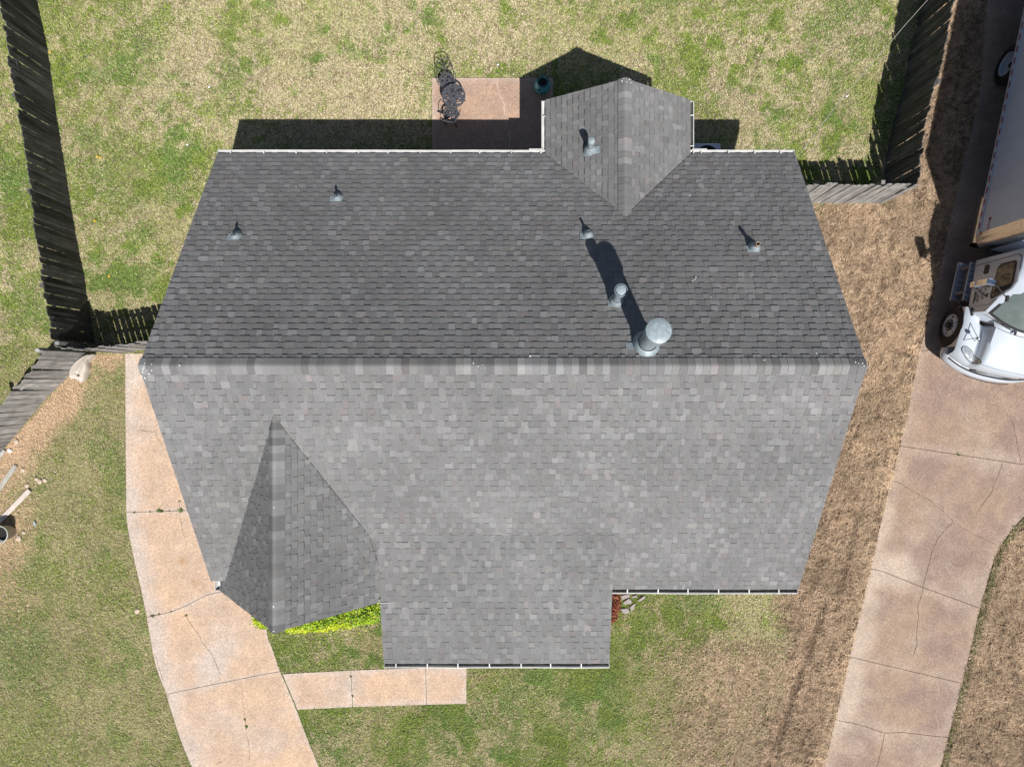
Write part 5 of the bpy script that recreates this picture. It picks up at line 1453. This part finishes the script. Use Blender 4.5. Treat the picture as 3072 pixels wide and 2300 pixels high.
hedge('shrub', 'small yellow green shrub at the driveway beside the gable tip', 'shrub', [(752, 1846), (756, 1872), (775, 1893), (800, 1890), (812, 1860), (800, 1800), (765, 1800)], .55, 1500, .055, YG, bright=lambda x, y, h: random.choice(YG[:4]))
RL = [(.24, .04, .025), (.15, .03, .02), (.30, .09, .04), (.09, .03, .02), (.33, .15, .06)]
hedge('shrub', 'low red leaved shrub beside the corner of the low front roof', 'shrub', [(1828, 1780), (1858, 1780), (1864, 1800), (1860, 1830), (1854, 1862), (1838, 1875), (1826, 1860)], .40, 1500, .050, RL)

# flagstones by the front right gutter
FS = [[(1862, 1786), (1886, 1782), (1888, 1790), (1866, 1798)], [(1870, 1805), (1886, 1795), (1896, 1805), (1890, 1810), (1872, 1812)], [(1860, 1826), (1884, 1825), (1888, 1836), (1872, 1840)], [(1890, 1820), (1906, 1808), (1902, 1826), (1893, 1832)], [(1912, 1800), (1934, 1785), (1936, 1792), (1922, 1802)], [(1895, 1788), (1912, 1784), (1910, 1790), (1898, 1793)]]
fl = ['flat violet grey stone half under the front gutter beside the red shrub', 'largest violet grey flagstone in the front lawn', 'pale violet grey flagstone nearest the lawn, lowest of the group', 'narrow upright flagstone right of the lowest one', 'long thin flagstone farthest right of the group', 'tiny violet grey stone just below the gutter']
for p, lb in zip(FS, fl):
    q = [at(a, b, .05) for a, b in p]; c = sum(q, Vector()) / len(q); poly = []
    for i in range(len(q)):
        a, b = q[i] - c, q[(i + 1) % len(q)] - c; poly += [(a.x * 1.08, a.y * 1.08), ((a.x + b.x) / 2 * random.uniform(1.0, 1.2), (a.y + b.y) / 2 * random.uniform(1.0, 1.2))]
    mb = MB(); mb.prism(poly, -.03, .065); o = mb.build('flagstone', M_STONE, loc=(c.x, c.y, 0.0)); bevel(o, .012); o.rotation_euler = (random.uniform(-.06, .06), random.uniform(-.06, .06), 0); tag(o, lb, 'stone', 'flagstones in the front lawn')

# ------------------------------------------------------------------ things along the left edge
# bleached slab of trunk lying against the fence corner
out = [(206, 1118), (214, 1101), (228, 1083), (246, 1068), (262, 1062), (276, 1063), (272, 1072), (262, 1080), (259, 1090), (262, 1103), (258, 1112), (254, 1125), (248, 1140), (240, 1146), (231, 1139), (220, 1135), (210, 1133)]
q = [at(a, b, .22) for a, b in out]; c = sum(q, Vector()) / len(q)
stump = empty('stump_slab', (c.x, c.y, 0)); tag(stump, 'bleached grey slab of tree trunk with star crack against the fence corner', 'stump')
mb = MB(); n = len(q); vs = []
for (s_, z) in ((.93, 0.0), (1.02, .10), (1.0, .22), (.90, .25)): vs += [((p.x - c.x) * s_, (p.y - c.y) * s_, z + .02 * math.sin(i * 1.7)) for i, p in enumerate(q)]
fs = [(a_ * n + i, a_ * n + (i + 1) % n, (a_ + 1) * n + (i + 1) % n, (a_ + 1) * n + i) for a_ in range(3) for i in range(n)] + [tuple(3 * n + i for i in range(n))]
fs = [tuple(reversed(f)) for f in fs]; mb.add(vs, fs); o = mb.build('slab_body', M_PALEWOOD, stump); sharp(o, 50)
mb = MB()
def crk(pts, w_):
    P = [at(a, b, .27) - Vector((c.x, c.y, 0)) for a, b in pts]
    for i in range(len(P) - 1):
        d = (P[i + 1] - P[i]).normalized(); nn = Vector((-d.y, d.x, 0)) * w_; e = .15 if i == len(P) - 2 else 1
        mb.add([P[i] + nn, P[i] - nn, P[i + 1] - nn * e, P[i + 1] + nn * e], [(0, 1, 2, 3)])
for an in (.3, 1.5, 2.6, 3.6, 4.6, 5.5): crk([(235, 1126), (235 + 7 * math.cos(an), 1126 + 6 * math.sin(an))], .014)
crk([(232, 1124), (218, 1120)], .005); crk([(236, 1118), (248, 1098)], .005); crk([(248, 1085), (262, 1068)], .006); crk([(262, 1080), (250, 1092)], .008); crk([(228, 1112), (240, 1088)], .004)
mb.build('crack', M_CRACK, stump)

def board(a, b, w_, th, mat, label, z=0.05, tilt=0.0):
    p, q_ = at(*a, z), at(*b, z); d = q_ - p; L = d.length; mb = MB(); mb.box((0, 0, 0), (L, w_, th)); o = mb.build('loose_board', mat, loc=(p + q_) / 2); bevel(o, .004)
    o.rotation_euler = (R(random.uniform(-4, 4)), tilt, math.atan2(d.y, d.x)); tag(o, label, 'board', 'loose boards at the left edge'); return o
board((-40, 1602), (89, 1470), .125, .035, M_BOARD, 'pale bare board lying slanted above the bucket', .07)
board((-40, 1520), (47, 1396), .115, .03, M_BOARDG, 'grey weathered board lying on the straw near the fence', .05)
board((-30, 1405), (14, 1350), .09, .025, M_BOARDG, 'thin grey stick of wood at the foot of the slanting fence', .06)
bk = at(-10, 1603, .42); bkt = empty('bucket', (bk.x + .06, bk.y, 0)); tag(bkt, 'pale grey tub with dark inside cut by the left edge', 'tub')
mb = MB(); mb.lathe([(.0005, .01), (.17, .01), (.215, .40), (.235, .405), (.235, .425), (.21, .425), (.165, .06), (.0005, .06)], 32); mb.build('tub_wall', plain('grey_plastic', (.42, .43, .40), .5, 0, .15, 8), bkt, True)
mb = MB(); mb.disc(.195, .26, 30); mb.build('tub_contents', M_DARK, bkt)
def rock(px, py, r, mat, label, name='stone', cat='stone', flat=.5):
    p = at(px, py, r * .4); bm = bmesh.new(); bmesh.ops.create_icosphere(bm, subdivisions=2, radius=r)
    for v in bm.verts: v.co *= 1 + .35 * (random.random() - .5); v.co.z *= flat
    me = bpy.data.meshes.new(name); bm.to_mesh(me); bm.free(); me.materials.append(mat); o = bpy.data.objects.new(name, me); COL.objects.link(o); o.location = (p.x, p.y, r * flat * .35 + .03); o.rotation_euler = (0, 0, random.uniform(0, 6)); tag(o, label, cat); return o
for px, py, r, lb in [(70, 1410, .055, 'small cream stone on the straw above the pale board'), (57, 1615, .075, 'pinkish round stone in the lawn right of the tub'), (72, 1597, .045, 'small tan stone above the pinkish one'), (82, 1457, .06, 'tan stone at the upper end of the pale board'), (120, 1444, .07, 'cream lump of broken stone in the lawn'), (135, 1440, .06, 'tan lump beside the cream broken stone'), (110, 1437, .05, 'small tan lump left of the broken stones'), (50, 1324, .06, 'tan stone below the slanting fence'), (412, 1832, .07, 'buff stone in the lawn beside the left driveway edge')]:
    rock(px, py, r, M_ROCK, lb)
rock(30, 1352, .06, plain('white_litter', (.7, .7, .7), .5, 0, .3, 20), 'crumpled white litter at the foot of the slanting fence', 'litter', 'litter')
mb = MB(); mb.box((0, 0, 0), (.055, .12, .03)); o = mb.build('litter', plain('blue_grey_litter', (.30, .36, .40), .5), loc=at(104, 1570, .05)); o.rotation_euler = (0, 0, R(15)); bevel(o, .01); tag(o, 'small blue grey scrap lying in the left lawn', 'litter')

# ------------------------------------------------------------------ fallen leaves and petals
mb = MB()
for _ in range(420):
    x, y = random.uniform(-13.5, 13), random.uniform(-10, 10)
    if any(a < x < c_ and b < y < d for a, b, c_, d in HOUSE_rects): continue
    if any(in_poly(np.array([x]), np.array([y]), p)[0] for p in DL_slabs + DR_slabs + WALK_slabs + PATIO_slabs): continue
    r = random.uniform(.012, .032); a = random.uniform(0, 6.28); z = random.uniform(.03, .06); g = random.choice([(.55, .47, .38), (.42, .30, .20), (.10, .07, .05), (.60, .45, .36), (.22, .14, .09)])
    mb.add([(x + r * math.cos(a + k * 1.257) * (1.0 if k % 2 else .6), y + r * math.sin(a + k * 1.257) * .8, z + random.uniform(-.006, .012)) for k in range(5)], [(0, 1, 2, 3, 4)], None, g)
o = mb.build('fallen_leaves', M_LEAF); tag(o, 'scattered small fallen leaves on the lawn', 'leaves', kind='stuff')
YF = [(291, 470), (300, 473), (284, 663), (327, 829), (150, 158)]
DLb = ['left one of the two yellow dandelions side by side in the back yard', 'right one of the two yellow dandelions side by side in the back yard', 'single yellow dandelion between the left fence and the roof corner', 'yellow dandelion nearest the short left fence', 'yellow dandelion close to the top of the left fence']
for (px, py), dl in zip(YF, DLb):
    p = at(px, py, .06); mb = MB()
    for k in range(9): a = 2 * math.pi * k / 9; mb.add([(0, 0, .004), (.028 * math.cos(a - .25), .028 * math.sin(a - .25), .0), (.034 * math.cos(a), .034 * math.sin(a), .004), (.028 * math.cos(a + .25), .028 * math.sin(a + .25), 0)], [(0, 1, 2, 3)], None, (.75, .48, .01))
    mb.tube([(0, 0, -.05), (0, 0, .002)], .003, 5, None, (.1, .2, .04)); o = mb.build('dandelion', M_LEAF, loc=p); tag(o, dl, 'flower', 'dandelions')
for (px, py, lb) in ((2540, 290, 'small pale blue scrap of litter on the right back lawn'), (1494, 195, 'white scrap of litter at the upper patio edge'), (1866, 205, 'white scrap of litter in the shadow of the rear gable'), (628, 262, 'white scrap of litter on the tan back lawn'), (562, 435, 'white stick of litter left of the rear eave')):
    mb = MB(); mb.add([(-.025, -.02, 0), (.03, -.015, .012), (.02, .025, .0), (-.02, .02, .014)], [(0, 1, 2, 3)]); mb.add([(-.025, -.02, -.004), (.03, -.015, .008), (.02, .025, -.004), (-.02, .02, .010)], [(3, 2, 1, 0)])
    o = mb.build('litter', plain('paper_scrap', (.72, .76, .78), .6), loc=at(px, py, .06)); tag(o, lb, 'litter')
